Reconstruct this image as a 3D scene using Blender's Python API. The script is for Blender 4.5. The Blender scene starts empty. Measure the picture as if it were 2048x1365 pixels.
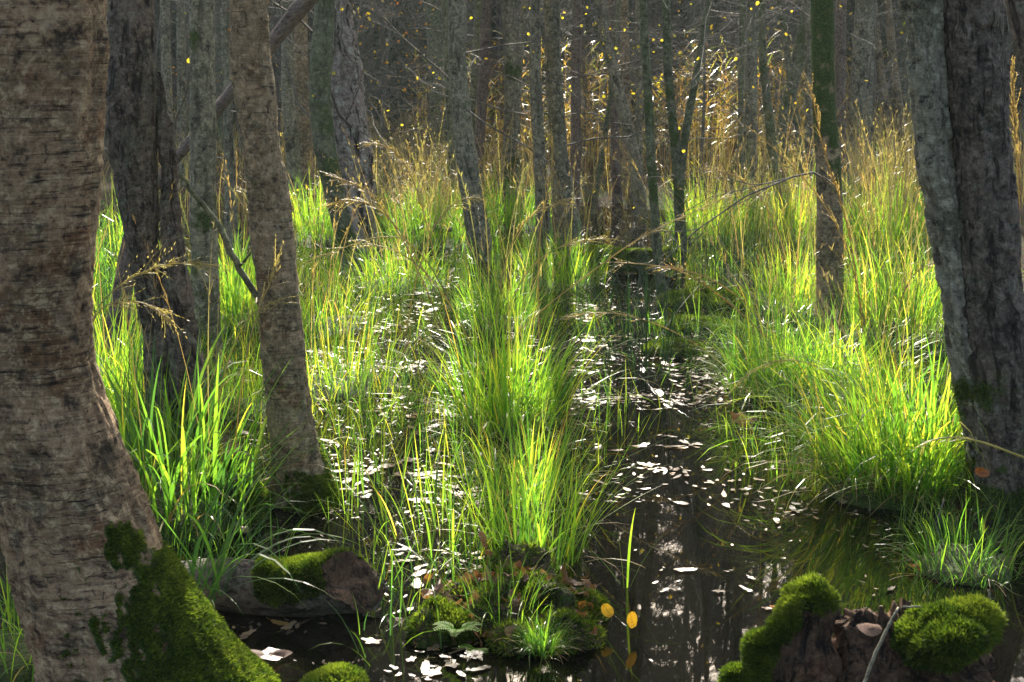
import bpy, math, random
import numpy as np
from mathutils import Vector, Matrix

# ------------------------------------------------------------------ camera, sky, sun, exposure
SC = bpy.context.scene
COL = SC.collection
R = math.radians
CAM_Z, PITCH, FPX = 1.5, R(11.6), 2844.0
cam_d = bpy.data.cameras.new('camera')
cam_d.lens = 50.0; cam_d.sensor_width = 36.0; cam_d.clip_start = 0.05; cam_d.clip_end = 1200
cam_d.dof.use_dof = True; cam_d.dof.focus_distance = 5.2; cam_d.dof.aperture_fstop = 13.0
cam = bpy.data.objects.new('camera', cam_d); COL.objects.link(cam)
cam.location = (0, 0, CAM_Z); cam.rotation_euler = (R(90) - PITCH, 0, 0)
SC.camera = cam

SUN_EL, SUN_AZ = R(34), R(-0.2)          # azimuth from +Y towards +X
world = bpy.data.worlds.new('World'); SC.world = world; world.use_nodes = True
wn = world.node_tree; wn.nodes.clear()
sky = wn.nodes.new('ShaderNodeTexSky'); sky.sky_type = 'NISHITA'; sky.sun_disc = False
sky.sun_elevation = SUN_EL; sky.sun_rotation = SUN_AZ; sky.dust_density = 5.0; sky.ozone_density = 0.6
bg = wn.nodes.new('ShaderNodeBackground'); bg.inputs['Strength'].default_value = 0.118
wo = wn.nodes.new('ShaderNodeOutputWorld')
wn.links.new(sky.outputs[0], bg.inputs[0]); wn.links.new(bg.outputs[0], wo.inputs[0])
sun_d = bpy.data.lights.new('sun', 'SUN'); sun_d.energy = 5.0; sun_d.angle = R(0.5); sun_d.color = (1.0, 0.93, 0.80)
sun = bpy.data.objects.new('sun', sun_d); COL.objects.link(sun)
sdir = Vector((math.sin(SUN_AZ) * math.cos(SUN_EL), math.cos(SUN_AZ) * math.cos(SUN_EL), math.sin(SUN_EL)))
sun.rotation_euler = (-sdir).to_track_quat('-Z', 'Y').to_euler()
SC.view_settings.view_transform = 'Standard'; SC.view_settings.look = 'None'
SC.view_settings.exposure = 1.38; SC.view_settings.gamma = 1.0
SC.render.engine = 'CYCLES'
SC.cycles.use_denoising = True; SC.cycles.use_adaptive_sampling = False
try: SC.cycles.denoiser = 'OPENIMAGEDENOISE'; SC.cycles.denoising_input_passes = 'RGB_ALBEDO_NORMAL'; SC.cycles.denoising_prefilter = 'NONE'
except Exception: pass
SC.cycles.max_bounces = 6; SC.cycles.diffuse_bounces = 3; SC.cycles.glossy_bounces = 3
SC.cycles.transmission_bounces = 4; SC.cycles.transparent_max_bounces = 4; SC.cycles.volume_bounces = 0
SC.cycles.sample_clamp_indirect = 6.0; SC.cycles.sample_clamp_direct = 0
SC.cycles.caustics_reflective = False; SC.cycles.caustics_refractive = False

# ------------------------------------------------------------------ pixel <-> world (photo is 2048 x 1365)
rng = np.random.default_rng(7)
random.seed(7)
_F = np.array([0, math.cos(PITCH), -math.sin(PITCH)]); _U = np.array([0, math.sin(PITCH), math.cos(PITCH)]); _R = np.array([1.0, 0, 0])
CAM = np.array([0, 0, CAM_Z])
def ray(px, py): return _F + (px - 1024) / FPX * _R - (py - 682.5) / FPX * _U
def at(px, py, Y):
    d = ray(px, py); return CAM + d * (Y / d[1])
def onz(px, py, z=0.0):
    d = ray(px, py); return CAM + d * ((z - CAM_Z) / d[2])
def dist_of(py): return onz(1024, py)[1]
def mpp(Y, py):                        # metres per photo pixel at ground distance Y
    d = ray(1024, py); return (Y / d[1]) / FPX

# ------------------------------------------------------------------ noise (numpy)
def _hash(ix, iy, iz):
    h = (ix * 374761393 + iy * 668265263 + iz * 974634777) & 0xffffffff
    h = ((h ^ (h >> 13)) * 1274126177) & 0xffffffff
    h = h ^ (h >> 16)
    return (h & 0xffff) / 32767.5 - 1.0
def vnoise(p):
    p = np.asarray(p, float); i = np.floor(p).astype(np.int64); f = p - i; f = f * f * (3 - 2 * f)
    x, y, z = i[..., 0], i[..., 1], i[..., 2]; fx, fy, fz = f[..., 0], f[..., 1], f[..., 2]
    def c(a, b, d): return _hash(x + a, y + b, z + d)
    x00 = c(0,0,0) * (1-fx) + c(1,0,0) * fx; x10 = c(0,1,0) * (1-fx) + c(1,1,0) * fx
    x01 = c(0,0,1) * (1-fx) + c(1,0,1) * fx; x11 = c(0,1,1) * (1-fx) + c(1,1,1) * fx
    return (x00 * (1-fy) + x10 * fy) * (1-fz) + (x01 * (1-fy) + x11 * fy) * fz
def fbm(p, o=4, g=0.5):
    s, a = 0, 1.0; p = np.asarray(p, float)
    for k in range(o):
        s = s + a * vnoise(p + 17.3 * k); a *= g; p = p * 2.03
    return s
def sstep(a, b, x):
    t = np.clip((x - a) / (b - a), 0, 1); return t * t * (3 - 2 * t)
def norm(v): return v / np.maximum(np.linalg.norm(v, axis=-1, keepdims=True), 1e-9)

# ------------------------------------------------------------------ mesh builder
class MB:
    def __init__(s): s.v = []; s.q = []; s.t = []; s.qm = []; s.tm = []; s.tint = []; s.loc = []; s.moss = []; s.n = 0
    def add(s, v, q=None, t=None, tint=0.5, loc=None, moss=0.0, mat=0):
        v = np.asarray(v, float).reshape(-1, 3); k = len(v)
        if q is not None and len(q): q = np.asarray(q, int).reshape(-1, 4); s.q.append(q + s.n); s.qm.append(np.full(len(q), mat))
        if t is not None and len(t): t = np.asarray(t, int).reshape(-1, 3); s.t.append(t + s.n); s.tm.append(np.full(len(t), mat))
        s.v.append(v); s.tint.append(np.broadcast_to(np.asarray(tint, float), (k,)).copy())
        s.moss.append(np.broadcast_to(np.asarray(moss, float), (k,)).copy())
        s.loc.append(v if loc is None else np.asarray(loc, float).reshape(-1, 3)); s.n += k
        return s
    def mesh(s, name, mats, origin=(0, 0, 0), smooth=True):
        me = bpy.data.meshes.new(name)
        V = np.concatenate(s.v) - np.asarray(origin, float)
        q = np.concatenate(s.q) if s.q else np.zeros((0, 4), int); t = np.concatenate(s.t) if s.t else np.zeros((0, 3), int)
        me.vertices.add(len(V)); me.vertices.foreach_set('co', V.astype(np.float32).ravel())
        nl = len(q) * 4 + len(t) * 3; me.loops.add(nl)
        me.loops.foreach_set('vertex_index', np.concatenate([q.ravel(), t.ravel()]).astype(np.int32))
        me.polygons.add(len(q) + len(t))
        st = np.concatenate([np.arange(len(q)) * 4, len(q) * 4 + np.arange(len(t)) * 3]).astype(np.int32)
        me.polygons.foreach_set('loop_start', st)
        mi = np.concatenate((s.qm or [np.zeros(0)]) + (s.tm or [np.zeros(0)])).astype(np.int32)
        mats = mats if isinstance(mats, (list, tuple)) else [mats]
        for m in mats: me.materials.append(m)
        me.polygons.foreach_set('material_index', mi)
        me.polygons.foreach_set('use_smooth', np.full(len(q) + len(t), smooth))
        me.update(calc_edges=True)
        for nm, arr in (('tint', s.tint), ('moss', s.moss)):
            a = me.attributes.new(nm, 'FLOAT', 'POINT'); a.data.foreach_set('value', np.concatenate(arr).astype(np.float32))
        a = me.attributes.new('loc', 'FLOAT_VECTOR', 'POINT'); a.data.foreach_set('vector', np.concatenate(s.loc).astype(np.float32).ravel())
        return me
    def build(s, name, mats, parent=None, origin=None, smooth=True):
        if origin is None: origin = parent.location if parent is not None else (0, 0, 0)
        o = bpy.data.objects.new(name, s.mesh(name, mats, origin, smooth)); COL.objects.link(o)
        if parent is not None: o.parent = parent
        else: o.location = origin
        return o
def empty(name, loc):
    o = bpy.data.objects.new(name, None); COL.objects.link(o); o.location = tuple(float(c) for c in loc); o.empty_display_size = 0.1
    return o
def tag(o, label=None, cat=None, group=None, kind=None):
    if label: o['label'] = label
    if cat: o['category'] = cat
    if group: o['group'] = group
    if kind: o['kind'] = kind
    return o
def child(name, me, parent, loc=(0, 0, 0), rz=0.0, sc=1.0):
    o = bpy.data.objects.new(name, me); COL.objects.link(o); o.parent = parent; o.location = loc; o.rotation_euler = (0, 0, rz); o.scale = (sc, sc, sc)
    return o

# ------------------------------------------------------------------ materials
class NT:
    def __init__(s, name):
        s.m = bpy.data.materials.new(name); s.m.use_nodes = True; s.t = s.m.node_tree; s.t.nodes.clear()
        s.out = s.n('OutputMaterial')
    def n(s, typ, **kw):
        nd = s.t.nodes.new('ShaderNode' + typ)
        for k, v in kw.items(): setattr(nd, k, v)
        return nd
    def l(s, a, b): s.t.links.new(a, b)
    def inp(s, sock, v):
        if hasattr(v, 'is_output') or hasattr(v, 'links'): s.l(v, sock)
        else: sock.default_value = v
    def attr(s, nm): return s.n('Attribute', attribute_name=nm)
    def math(s, op, a, b=0.0, c=None, clamp=False):
        nd = s.n('Math', operation=op, use_clamp=clamp); s.inp(nd.inputs[0], a); s.inp(nd.inputs[1], b)
        if c is not None: s.inp(nd.inputs[2], c)
        return nd.outputs[0]
    def mapr(s, v, a, b, c=0.0, d=1.0):
        nd = s.n('MapRange', interpolation_type='SMOOTHSTEP'); s.inp(nd.inputs[0], v)
        for i, x in enumerate((a, b, c, d)): nd.inputs[i + 1].default_value = x
        return nd.outputs[0]
    def mix(s, f, a, b):
        nd = s.n('Mix', data_type='RGBA'); s.inp(nd.inputs[0], f)
        for k, x in ((6, a), (7, b)):
            if isinstance(x, tuple): x = (*x, 1.0) if len(x) == 3 else x
            s.inp(nd.inputs[k], x)
        return nd.outputs[2]
    def noise(s, vec, scale, detail=4, rough=0.6, dist=0.0):
        nd = s.n('TexNoise'); s.l(vec, nd.inputs['Vector']); nd.inputs['Scale'].default_value = scale
        nd.inputs['Detail'].default_value = detail; nd.inputs['Roughness'].default_value = rough; nd.inputs['Distortion'].default_value = dist
        return nd.outputs[0]
    def vscale(s, vec, sc):
        nd = s.n('VectorMath', operation='MULTIPLY'); s.l(vec, nd.inputs[0]); nd.inputs[1].default_value = sc; return nd.outputs[0]
    def ramp(s, f, stops):
        nd = s.n('ValToRGB'); s.inp(nd.inputs[0], f); e = nd.color_ramp.elements
        while len(e) < len(stops): e.new(0.5)
        for el, (p, c) in zip(e, stops): el.position = p; el.color = (*c, 1.0)
        return nd.outputs[0]

def offset_vec(T):
    """trunk coordinates shifted by a random amount per object"""
    a = T.attr('loc').outputs['Vector']; oi = T.n('ObjectInfo'); mul = T.math('MULTIPLY', oi.outputs['Random'], 61.7)
    ad = T.n('VectorMath', operation='ADD'); T.l(a, ad.inputs[0]); T.l(mul, ad.inputs[1]); return ad.outputs[0]

def bark(name, ca, cb, dark, green, stri=0.5, fis=0.5, lichen=0.4, gr=0.3, bump=0.6, rust=None, fs=1.0, blot=1.0):
    T = NT(name); v = offset_vec(T)
    big = T.noise(v, 5.0 * fs, 3, 0.55); mid = T.noise(v, 22.0 * fs, 4, 0.65); fine = T.noise(v, 120.0, 4, 0.7)
    hz = T.noise(T.vscale(v, (9, 9, 150)), 1.0, 4, 0.7, 0.3)           # thin level lines (lenticels, peeling edges)
    hz2 = T.noise(T.vscale(v, (22, 22, 60)), 1.0, 3, 0.6)
    vt = T.noise(T.vscale(v, (42 * fs, 42 * fs, 9 * fs)), 1.0, 4, 0.6, 0.6)             # upright cracks
    c = T.mix(T.mapr(big, 0.36, 0.64), ca, cb)
    c = T.mix(T.math('MULTIPLY', T.mapr(fine, 0.35, 0.7), 0.45), c, tuple(x * 1.55 for x in ca))
    if rust: c = T.mix(T.math('MULTIPLY', T.mapr(T.noise(v, 7.5, 3, 0.5), 0.55, 0.68), 0.75), c, rust)
    c = T.mix(T.math('MULTIPLY', T.mapr(T.noise(v, 16.0, 5, 0.75), 0.55, 0.66), lichen), c, (0.34, 0.38, 0.29))
    c = T.mix(T.math('MULTIPLY', T.mapr(T.noise(v, 4.0, 5, 0.7), 0.46, 0.66), gr), c, green)
    m2 = T.noise(v, 48.0 * fs, 7, 0.8, 0.4); m3 = T.noise(T.vscale(v, (30, 30, 14)), 1.0, 6, 0.75)
    c = T.mix(T.math('MULTIPLY', T.mapr(m2, 0.51, 0.60), 0.75), c, tuple(min(x * 2.0, .6) for x in ca))
    c = T.mix(T.math('MULTIPLY', T.mapr(m2, 0.47, 0.38), 0.9), c, dark)
    m4 = T.noise(T.vscale(v, (14 * fs, 14 * fs, 20 * fs)), 1.0, 7, 0.8, 0.8); c = T.mix(T.math('MULTIPLY', T.mapr(m4, 0.53, 0.60), 0.55 * blot), c, tuple(min(x * 1.7, .6) for x in cb))
    c = T.mix(T.math('MULTIPLY', T.mapr(m4, 0.45, 0.37), 0.7 * blot), c, tuple(x * 1.3 for x in dark))
    c = T.mix(T.math('MULTIPLY', T.mapr(m3, 0.56, 0.70), 0.7), c, tuple(x * 1.6 for x in dark))
    hf = T.noise(T.vscale(v, (7, 7, 260)), 1.0, 5, 0.75, 0.2); c = T.mix(T.math('MULTIPLY', T.mapr(hf, 0.52, 0.62), 0.28 * stri), c, tuple(min(x * 1.8, .6) for x in ca)); c = T.mix(T.math('MULTIPLY', T.mapr(hf, 0.46, 0.38), 0.25 * stri), c, dark)
    lines = T.math('MULTIPLY', T.math('MULTIPLY', T.mapr(hz, 0.54, 0.66), stri), T.mapr(T.noise(v, 8.0, 3, 0.6), 0.35, 0.6))
    c = T.mix(lines, c, dark)
    blot = T.math('MULTIPLY', T.mapr(hz2, 0.60, 0.70), 0.55 * stri)
    c = T.mix(blot, c, dark)
    crack = T.math('MULTIPLY', T.mapr(vt, 0.52, 0.66), fis)
    c = T.mix(crack, c, dark)
    pat = T.math('MULTIPLY', T.mapr(T.noise(v, 6.5 * fs, 5, 0.75), 0.56, 0.66), 0.8)
    c = T.mix(pat, c, dark)
    ms = T.attr('moss').outputs['Fac']
    mm = T.mapr(T.math('ADD', ms, T.math('MULTIPLY', T.math('SUBTRACT', mid, 0.5), 0.9)), 0.38, 0.62)
    mcol = T.mix(T.mapr(fine, 0.35, 0.65), (0.022, 0.04, 0.008), (0.07, 0.11, 0.016))
    c = T.mix(mm, c, mcol)
    h = T.math('ADD', T.math('MULTIPLY', mid, 0.6), T.math('MULTIPLY', fine, 0.35))
    h = T.math('SUBTRACT', h, T.math('ADD', T.math('MULTIPLY', crack, 0.9), T.math('MULTIPLY', lines, 0.45)))
    h = T.math('SUBTRACT', h, T.math('MULTIPLY', pat, 0.4))
    bp = T.n('Bump'); bp.inputs['Strength'].default_value = bump; bp.inputs['Distance'].default_value = 0.012; T.l(h, bp.inputs['Height'])
    p = T.n('BsdfPrincipled'); T.l(c, p.inputs['Base Color']); p.inputs['Roughness'].default_value = 0.82
    p.inputs['Specular IOR Level'].default_value = 0.3
    T.l(bp.outputs[0], p.inputs['Normal']); T.l(p.outputs[0], T.out.inputs[0]); return T.m

def leafy(name, stops, trans=0.5, rough=0.38, spec=0.5, jitter=0.0, tboost=1.3, veins=False):
    """thin leaf or blade: reflects, shines and lets light through; colour by the per-blade tint"""
    T = NT(name); tn = T.attr('tint').outputs['Fac']
    if jitter:
        oi = T.n('ObjectInfo'); tn = T.math('ADD', tn, T.math('MULTIPLY', T.math('SUBTRACT', oi.outputs['Random'], 0.5), jitter))
    geo = T.n('NewGeometry')
    nz = T.noise(geo.outputs['Position'], 30.0, 2)
    tn = T.math('ADD', tn, T.math('MULTIPLY', T.math('SUBTRACT', nz, 0.5), 0.22))
    c = T.ramp(tn, stops)
    if veins:
        lo = T.attr('loc').outputs['Vector']; sx = T.n('SeparateXYZ'); T.l(lo, sx.inputs[0]); ay = T.math('ABSOLUTE', sx.outputs[1])
        fr = T.math('FRACT', T.math('MULTIPLY', T.math('SUBTRACT', sx.outputs[0], T.math('MULTIPLY', ay, 0.9)), 6.0))
        vm = T.math('MAXIMUM', T.mapr(fr, 0.14, 0.05), T.mapr(ay, 0.035, 0.012)); sp = T.mapr(T.noise(lo, 7.0, 4, 0.7), 0.56, 0.64)
        g0 = T.n('Mix', data_type='RGBA', blend_type='MULTIPLY'); T.l(T.math('MAXIMUM', T.math('MULTIPLY', vm, 0.55), T.math('MULTIPLY', sp, 0.8)), g0.inputs[0]); T.l(c, g0.inputs[6]); g0.inputs[7].default_value = (.38, .25, .18, 1); c = g0.outputs[2]
    p = T.n('BsdfPrincipled'); T.l(c, p.inputs['Base Color']); p.inputs['Roughness'].default_value = rough; p.inputs['Specular IOR Level'].default_value = spec
    tr = T.n('BsdfTranslucent')
    g = T.n('Mix', data_type='RGBA', blend_type='MULTIPLY'); g.inputs[0].default_value = 1.0; T.l(c, g.inputs[6]); g.inputs[7].default_value = (tboost * 0.96, tboost, tboost * 0.5, 1)
    T.l(g.outputs[2], tr.inputs[0])
    mx = T.n('MixShader'); mx.inputs[0].default_value = trans; T.l(p.outputs[0], mx.inputs[1]); T.l(tr.outputs[0], mx.inputs[2])
    T.l(mx.outputs[0], T.out.inputs[0]); return T.m

GRASS_STOPS = [(0.0, (0.025, 0.07, 0.022)), (0.30, (0.075, 0.17, 0.022)), (0.55, (0.17, 0.27, 0.03)), (0.78, (0.40, 0.36, 0.05)), (0.92, (0.46, 0.30, 0.09)), (1.0, (0.38, 0.19, 0.07))]
M = {}
M['grass'] = leafy('grass_blade', GRASS_STOPS, 0.60, 0.32, 0.5, tboost=2.5)
M['straw'] = leafy('dry_grass', [(0, (0.27, 0.29, 0.10)), (0.4, (0.44, 0.35, 0.17)), (0.75, (0.38, 0.24, 0.12)), (1, (0.28, 0.15, 0.08))], 0.45, 0.45, 0.35, tboost=1.4)
M['reed'] = leafy('reed_leaf', [(0, (0.14, 0.20, 0.05)), (0.35, (0.34, 0.34, 0.06)), (0.7, (0.55, 0.33, 0.05)), (1, (0.40, 0.22, 0.09))], 0.5, 0.33, 0.5, tboost=1.6)
M['autumn'] = leafy('autumn_leaf', [(0, (0.22, 0.30, 0.03)), (0.3, (0.60, 0.48, 0.04)), (0.65, (0.62, 0.33, 0.04)), (1, (0.50, 0.13, 0.03))], 0.6, 0.4, 0.4, tboost=1.5)
M['needle'] = leafy('spruce_needle', [(0, (0.015, 0.035, 0.02)), (1, (0.035, 0.06, 0.025))], 0.25, 0.5, 0.3)
M['moss'] = leafy('moss_tuft', [(0, (0.022, 0.042, 0.007)), (0.5, (0.075, 0.125, 0.014)), (1, (0.21, 0.26, 0.035))], 0.5, 0.6, 0.2, tboost=1.6)
M['fern'] = leafy('fern_leaf', [(0, (0.09, 0.20, 0.02)), (1, (0.17, 0.28, 0.03))], 0.6, 0.6, 0.15, tboost=2.0)
M['dead'] = leafy('dead_leaf', [(0, (0.16, 0.09, 0.055)), (0.5, (0.26, 0.15, 0.09)), (0.8, (0.33, 0.14, 0.05)), (1, (0.40, 0.13, 0.03))], 0.3, 0.42, 0.45, veins=True)
M['gold'] = leafy('golden_leaf', [(0, (0.22, 0.30, 0.03)), (0.3, (0.60, 0.42, 0.04)), (0.65, (0.62, 0.30, 0.04)), (1, (0.50, 0.13, 0.03))], 0.6, 0.4, 0.4, tboost=1.2, veins=True)
M['float'] = leafy('floating_leaf', [(0, (0.07, 0.045, 0.03)), (0.4, (0.16, 0.11, 0.07)), (0.75, (0.27, 0.19, 0.11)), (1, (0.36, 0.20, 0.06))], 0.1, 0.46, 0.32, jitter=0.8)
M['birch'] = bark('birch_bark', (0.29, 0.215, 0.125), (0.13, 0.095, 0.05), (0.022, 0.017, 0.011), (0.065, 0.075, 0.03), stri=0.8, fis=0.12, lichen=0.45, gr=0.45, rust=(0.15, 0.075, 0.028), fs=0.8)
M['warm'] = bark('warm_birch_bark', (0.35, 0.225, 0.125), (0.16, 0.093, 0.048), (0.018, 0.012, 0.008), (0.05, 0.06, 0.024), stri=1.0, fis=0.1, lichen=0.18, gr=0.35, rust=(0.19, 0.075, 0.028), fs=0.8, blot=0.7)
M['pale'] = bark('pale_bark', (0.26, 0.245, 0.175), (0.13, 0.12, 0.085), (0.022, 0.019, 0.013), (0.085, 0.10, 0.04), stri=0.4, fis=0.5, lichen=0.5, gr=0.35, fs=0.7)
M['paletwig'] = bark('pale_twig_bark', (0.20, 0.185, 0.15), (0.13, 0.12, 0.09), (0.06, 0.055, 0.045), (0.12, 0.13, 0.07), stri=0.1, fis=0.1, lichen=0.4, gr=0.2, bump=0.2)
M['darkwood'] = bark('wet_rotten_wood', (0.12, 0.065, 0.036), (0.04, 0.023, 0.015), (0.010, 0.007, 0.005), (0.05, 0.06, 0.02), stri=0.0, fis=0.6, lichen=0.0, gr=0.2, bump=1.0)
M['alder'] = bark('alder_bark', (0.25, 0.225, 0.15), (0.11, 0.10, 0.065), (0.014, 0.014, 0.010), (0.075, 0.09, 0.035), stri=0.4, fis=0.6, lichen=0.4, gr=0.45, fs=0.7)
M['rough'] = bark('ragged_bark', (0.15, 0.12, 0.09), (0.07, 0.055, 0.042), (0.014, 0.011, 0.009), (0.055, 0.075, 0.035), stri=0.15, fis=0.9, lichen=0.5, gr=0.45, bump=0.9)
M['green'] = bark('green_bark', (0.15, 0.155, 0.09), (0.075, 0.085, 0.042), (0.020, 0.022, 0.013), (0.085, 0.115, 0.03), stri=0.4, fis=0.5, lichen=0.5, gr=0.5, fs=0.7)
M['rush'] = leafy('rush_stem', [(0, (0.012, 0.035, 0.014)), (0.5, (0.03, 0.075, 0.02)), (1, (0.10, 0.14, 0.03))], 0.15, 0.3, 0.5, tboost=1.5)
M['red'] = bark('reddish_bark', (0.17, 0.125, 0.10), (0.12, 0.085, 0.065), (0.032, 0.024, 0.02), (0.09, 0.09, 0.05), stri=0.4, fis=0.5, lichen=0.35, gr=0.2)
M['pine'] = bark('pine_bark', (0.36, 0.29, 0.25), (0.20, 0.15, 0.125), (0.012, 0.010, 0.009), (0.06, 0.08, 0.04), stri=0.0, fis=1.0, lichen=0.5, gr=0.3, bump=1.0, fs=0.5)
M['twig'] = bark('twig_bark', (0.13, 0.115, 0.095), (0.09, 0.08, 0.065), (0.03, 0.026, 0.022), (0.07, 0.085, 0.04), stri=0.2, fis=0.3, lichen=0.5, gr=0.3, bump=0.3)
M['wood'] = bark('rotten_wood', (0.105, 0.06, 0.034), (0.045, 0.026, 0.016), (0.012, 0.008, 0.006), (0.05, 0.06, 0.02), stri=0.0, fis=1.0, lichen=0.0, gr=0.12, bump=1.0, rust=(0.11, 0.05, 0.022))

def mat_water():
    T = NT('bog_water'); geo = T.n('NewGeometry')
    p = T.n('BsdfPrincipled'); p.inputs['Base Color'].default_value = (0.005, 0.0045, 0.003, 1); p.inputs['Roughness'].default_value = 0.015; p.inputs['IOR'].default_value = 1.33
    n1 = T.noise(T.vscale(geo.outputs['Position'], (6, 3, 1)), 1.0, 3, 0.55)
    bp = T.n('Bump'); bp.inputs['Strength'].default_value = 0.015; bp.inputs['Distance'].default_value = 0.02; T.l(n1, bp.inputs['Height'])
    T.l(bp.outputs[0], p.inputs['Normal']); T.l(p.outputs[0], T.out.inputs[0]); return T.m
M['water'] = mat_water()
def mat_ground():
    T = NT('peat_ground'); geo = T.n('NewGeometry'); v = geo.outputs['Position']
    c = T.mix(T.mapr(T.noise(v, 9, 5, 0.7), 0.4, 0.62), (0.020, 0.015, 0.010), (0.055, 0.040, 0.024))
    c = T.mix(T.math('MULTIPLY', T.mapr(T.noise(v, 30, 3, 0.7), 0.55, 0.66), 0.8), c, (0.14, 0.075, 0.035))
    c = T.mix(T.mapr(T.noise(v, 3, 4, 0.7), 0.5, 0.62), c, (0.035, 0.055, 0.012))
    bp = T.n('Bump'); bp.inputs['Strength'].default_value = 0.8; bp.inputs['Distance'].default_value = 0.03; T.l(T.noise(v, 40, 5, 0.7), bp.inputs['Height'])
    p = T.n('BsdfPrincipled'); T.l(c, p.inputs['Base Color']); p.inputs['Roughness'].default_value = 0.9; p.inputs['Specular IOR Level'].default_value = 0.08
    T.l(bp.outputs[0], p.inputs['Normal']); T.l(p.outputs[0], T.out.inputs[0]); return T.m
M['ground'] = mat_ground()

# ------------------------------------------------------------------ shape generators
def tube(mb, pts, rad, sides=6, tint=0.5, mat=0, cap=False, moss=0.0, rough=0.0):
    pts = np.asarray(pts, float); n = len(pts); rad = np.broadcast_to(np.asarray(rad, float), (n,))
    tg = norm(np.gradient(pts, axis=0)); ref = np.array([0.31, 0.2, 0.93]) if abs(tg[0, 2]) < 0.8 else np.array([0.9, 0.35, 0.1])
    a = norm(np.cross(tg, ref)); b = np.cross(tg, a)
    th = np.linspace(0, 2 * np.pi, sides, endpoint=False)
    ring = np.cos(th)[None, :, None] * a[:, None, :] + np.sin(th)[None, :, None] * b[:, None, :]
    rr = rad[:, None]
    if rough: rr = rr * (1 + rough * fbm((pts[:, None, :] + ring * 0.3) * 9.0, 3))
    v = pts[:, None, :] + ring * rr[..., None]
    s = np.concatenate([[0], np.cumsum(np.linalg.norm(np.diff(pts, axis=0), axis=1))])
    loc = np.stack([np.cos(th)[None] * rad[:, None], np.sin(th)[None] * rad[:, None], np.broadcast_to(s[:, None], (n, sides))], -1)
    i = np.arange(n - 1)[:, None] * sides; j = np.arange(sides)[None]; k = (j + 1) % sides
    q = np.stack([i + j, i + k, i + sides + k, i + sides + j], -1)
    t = None
    if cap:
        t = [(0, m + 1, m) for m in range(1, sides - 1)] + [((n - 1) * sides, (n - 1) * sides + m, (n - 1) * sides + m + 1) for m in range(1, sides - 1)]
    mb.add(v, q, t, tint, loc, moss, mat); return v

def blades(mb, base, az, L, w, lean, bend, K=6, tint=0.5, tipd=0.12, floor=0.004, mat=0, twist=0.6):
    """n ribbons that start upright and bend over; all arguments per blade"""
    n = len(base)
    if n == 0: return None
    f = lambda x: np.broadcast_to(np.asarray(x, float), (n,))
    az, L, w, lean, bend, tint = map(f, (az, L, w, lean, bend, tint))
    t = np.linspace(0, 1, K + 1); tm = (t[1:] + t[:-1]) / 2
    ang = lean[:, None] + bend[:, None] * tm[None] ** 1.7
    d = np.stack([np.cos(az), np.sin(az), np.zeros(n)], -1)
    st = (L[:, None] / K)[..., None] * (np.sin(ang)[..., None] * d[:, None] + np.cos(ang)[..., None] * np.array([0, 0, 1.0]))
    P = np.concatenate([np.zeros((n, 1, 3)), np.cumsum(st, 1)], 1) + base[:, None]
    P[..., 2] = np.maximum(P[..., 2], np.minimum(base[:, None, 2], floor) if floor is not None else -9)
    side = np.stack([-np.sin(az), np.cos(az), np.zeros(n)], -1); tw = rng.normal(0, twist, n)
    side = np.cos(tw)[:, None] * side + np.sin(tw)[:, None] * np.stack([np.zeros(n), np.zeros(n), np.ones(n)], -1) * 0.4 + np.sin(tw)[:, None] * d * 0.6
    wp = np.clip(np.minimum(0.55 + 1.2 * t, 1.0) * (1 - t ** 3), 0.03, 1)
    off = side[:, None] * (w[:, None] * 0.5 * wp[None])[..., None]
    V = np.stack([P - off, P + off], 2).reshape(n, -1, 3)
    m = 2 * (K + 1); kk = np.arange(K) * 2
    q1 = np.stack([kk, kk + 1, kk + 3, kk + 2], -1)
    q = (np.arange(n) * m)[:, None, None] + q1[None]
    tt = tint[:, None] + tipd * (t[None] - 0.3)
    mb.add(V.reshape(-1, 3), q.reshape(-1, 4), None, np.repeat(tt, 2, 1).ravel(), None, 0, mat)
    return P

def stalks(mb, base, az, L, lean, bend, tint, w=0.0025, heads=14, hl=(0.02, 0.06), mat=0):
    """thin culms with a loose seed head along their last third"""
    P = blades(mb, base, az, L, w, lean, bend, 9, tint, 0.15, None, mat, 1.2)
    if P is None: return
    n = len(base); m = heads
    ti = rng.uniform(0.62, 1.0, (n, m)); idx = ti * 9; i0 = np.minimum(idx.astype(int), 8); fr = (idx - i0)[..., None]
    ar = np.arange(n)[:, None]; q0 = P[ar, i0]; q1 = P[ar, i0 + 1]; pos = q0 * (1 - fr) + q1 * fr; tg = norm(q1 - q0)
    a2 = np.arctan2(tg[..., 1], tg[..., 0]) + rng.normal(0, 0.9, (n, m)); le = np.arccos(np.clip(tg[..., 2], -1, 1)) + rng.normal(0, 0.25, (n, m))
    ll = rng.uniform(*hl, (n, m)) * (1.25 - ti)
    blades(mb, pos.reshape(-1, 3), a2.ravel(), ll.ravel() * 1.6 + 0.008, w * 1.25, le.ravel(), rng.uniform(0, 0.7, n * m), 2, np.clip(np.repeat(np.broadcast_to(tint, (n,)), m) + 0.1, 0, 1), 0.0, None, mat, 1.0)

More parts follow.
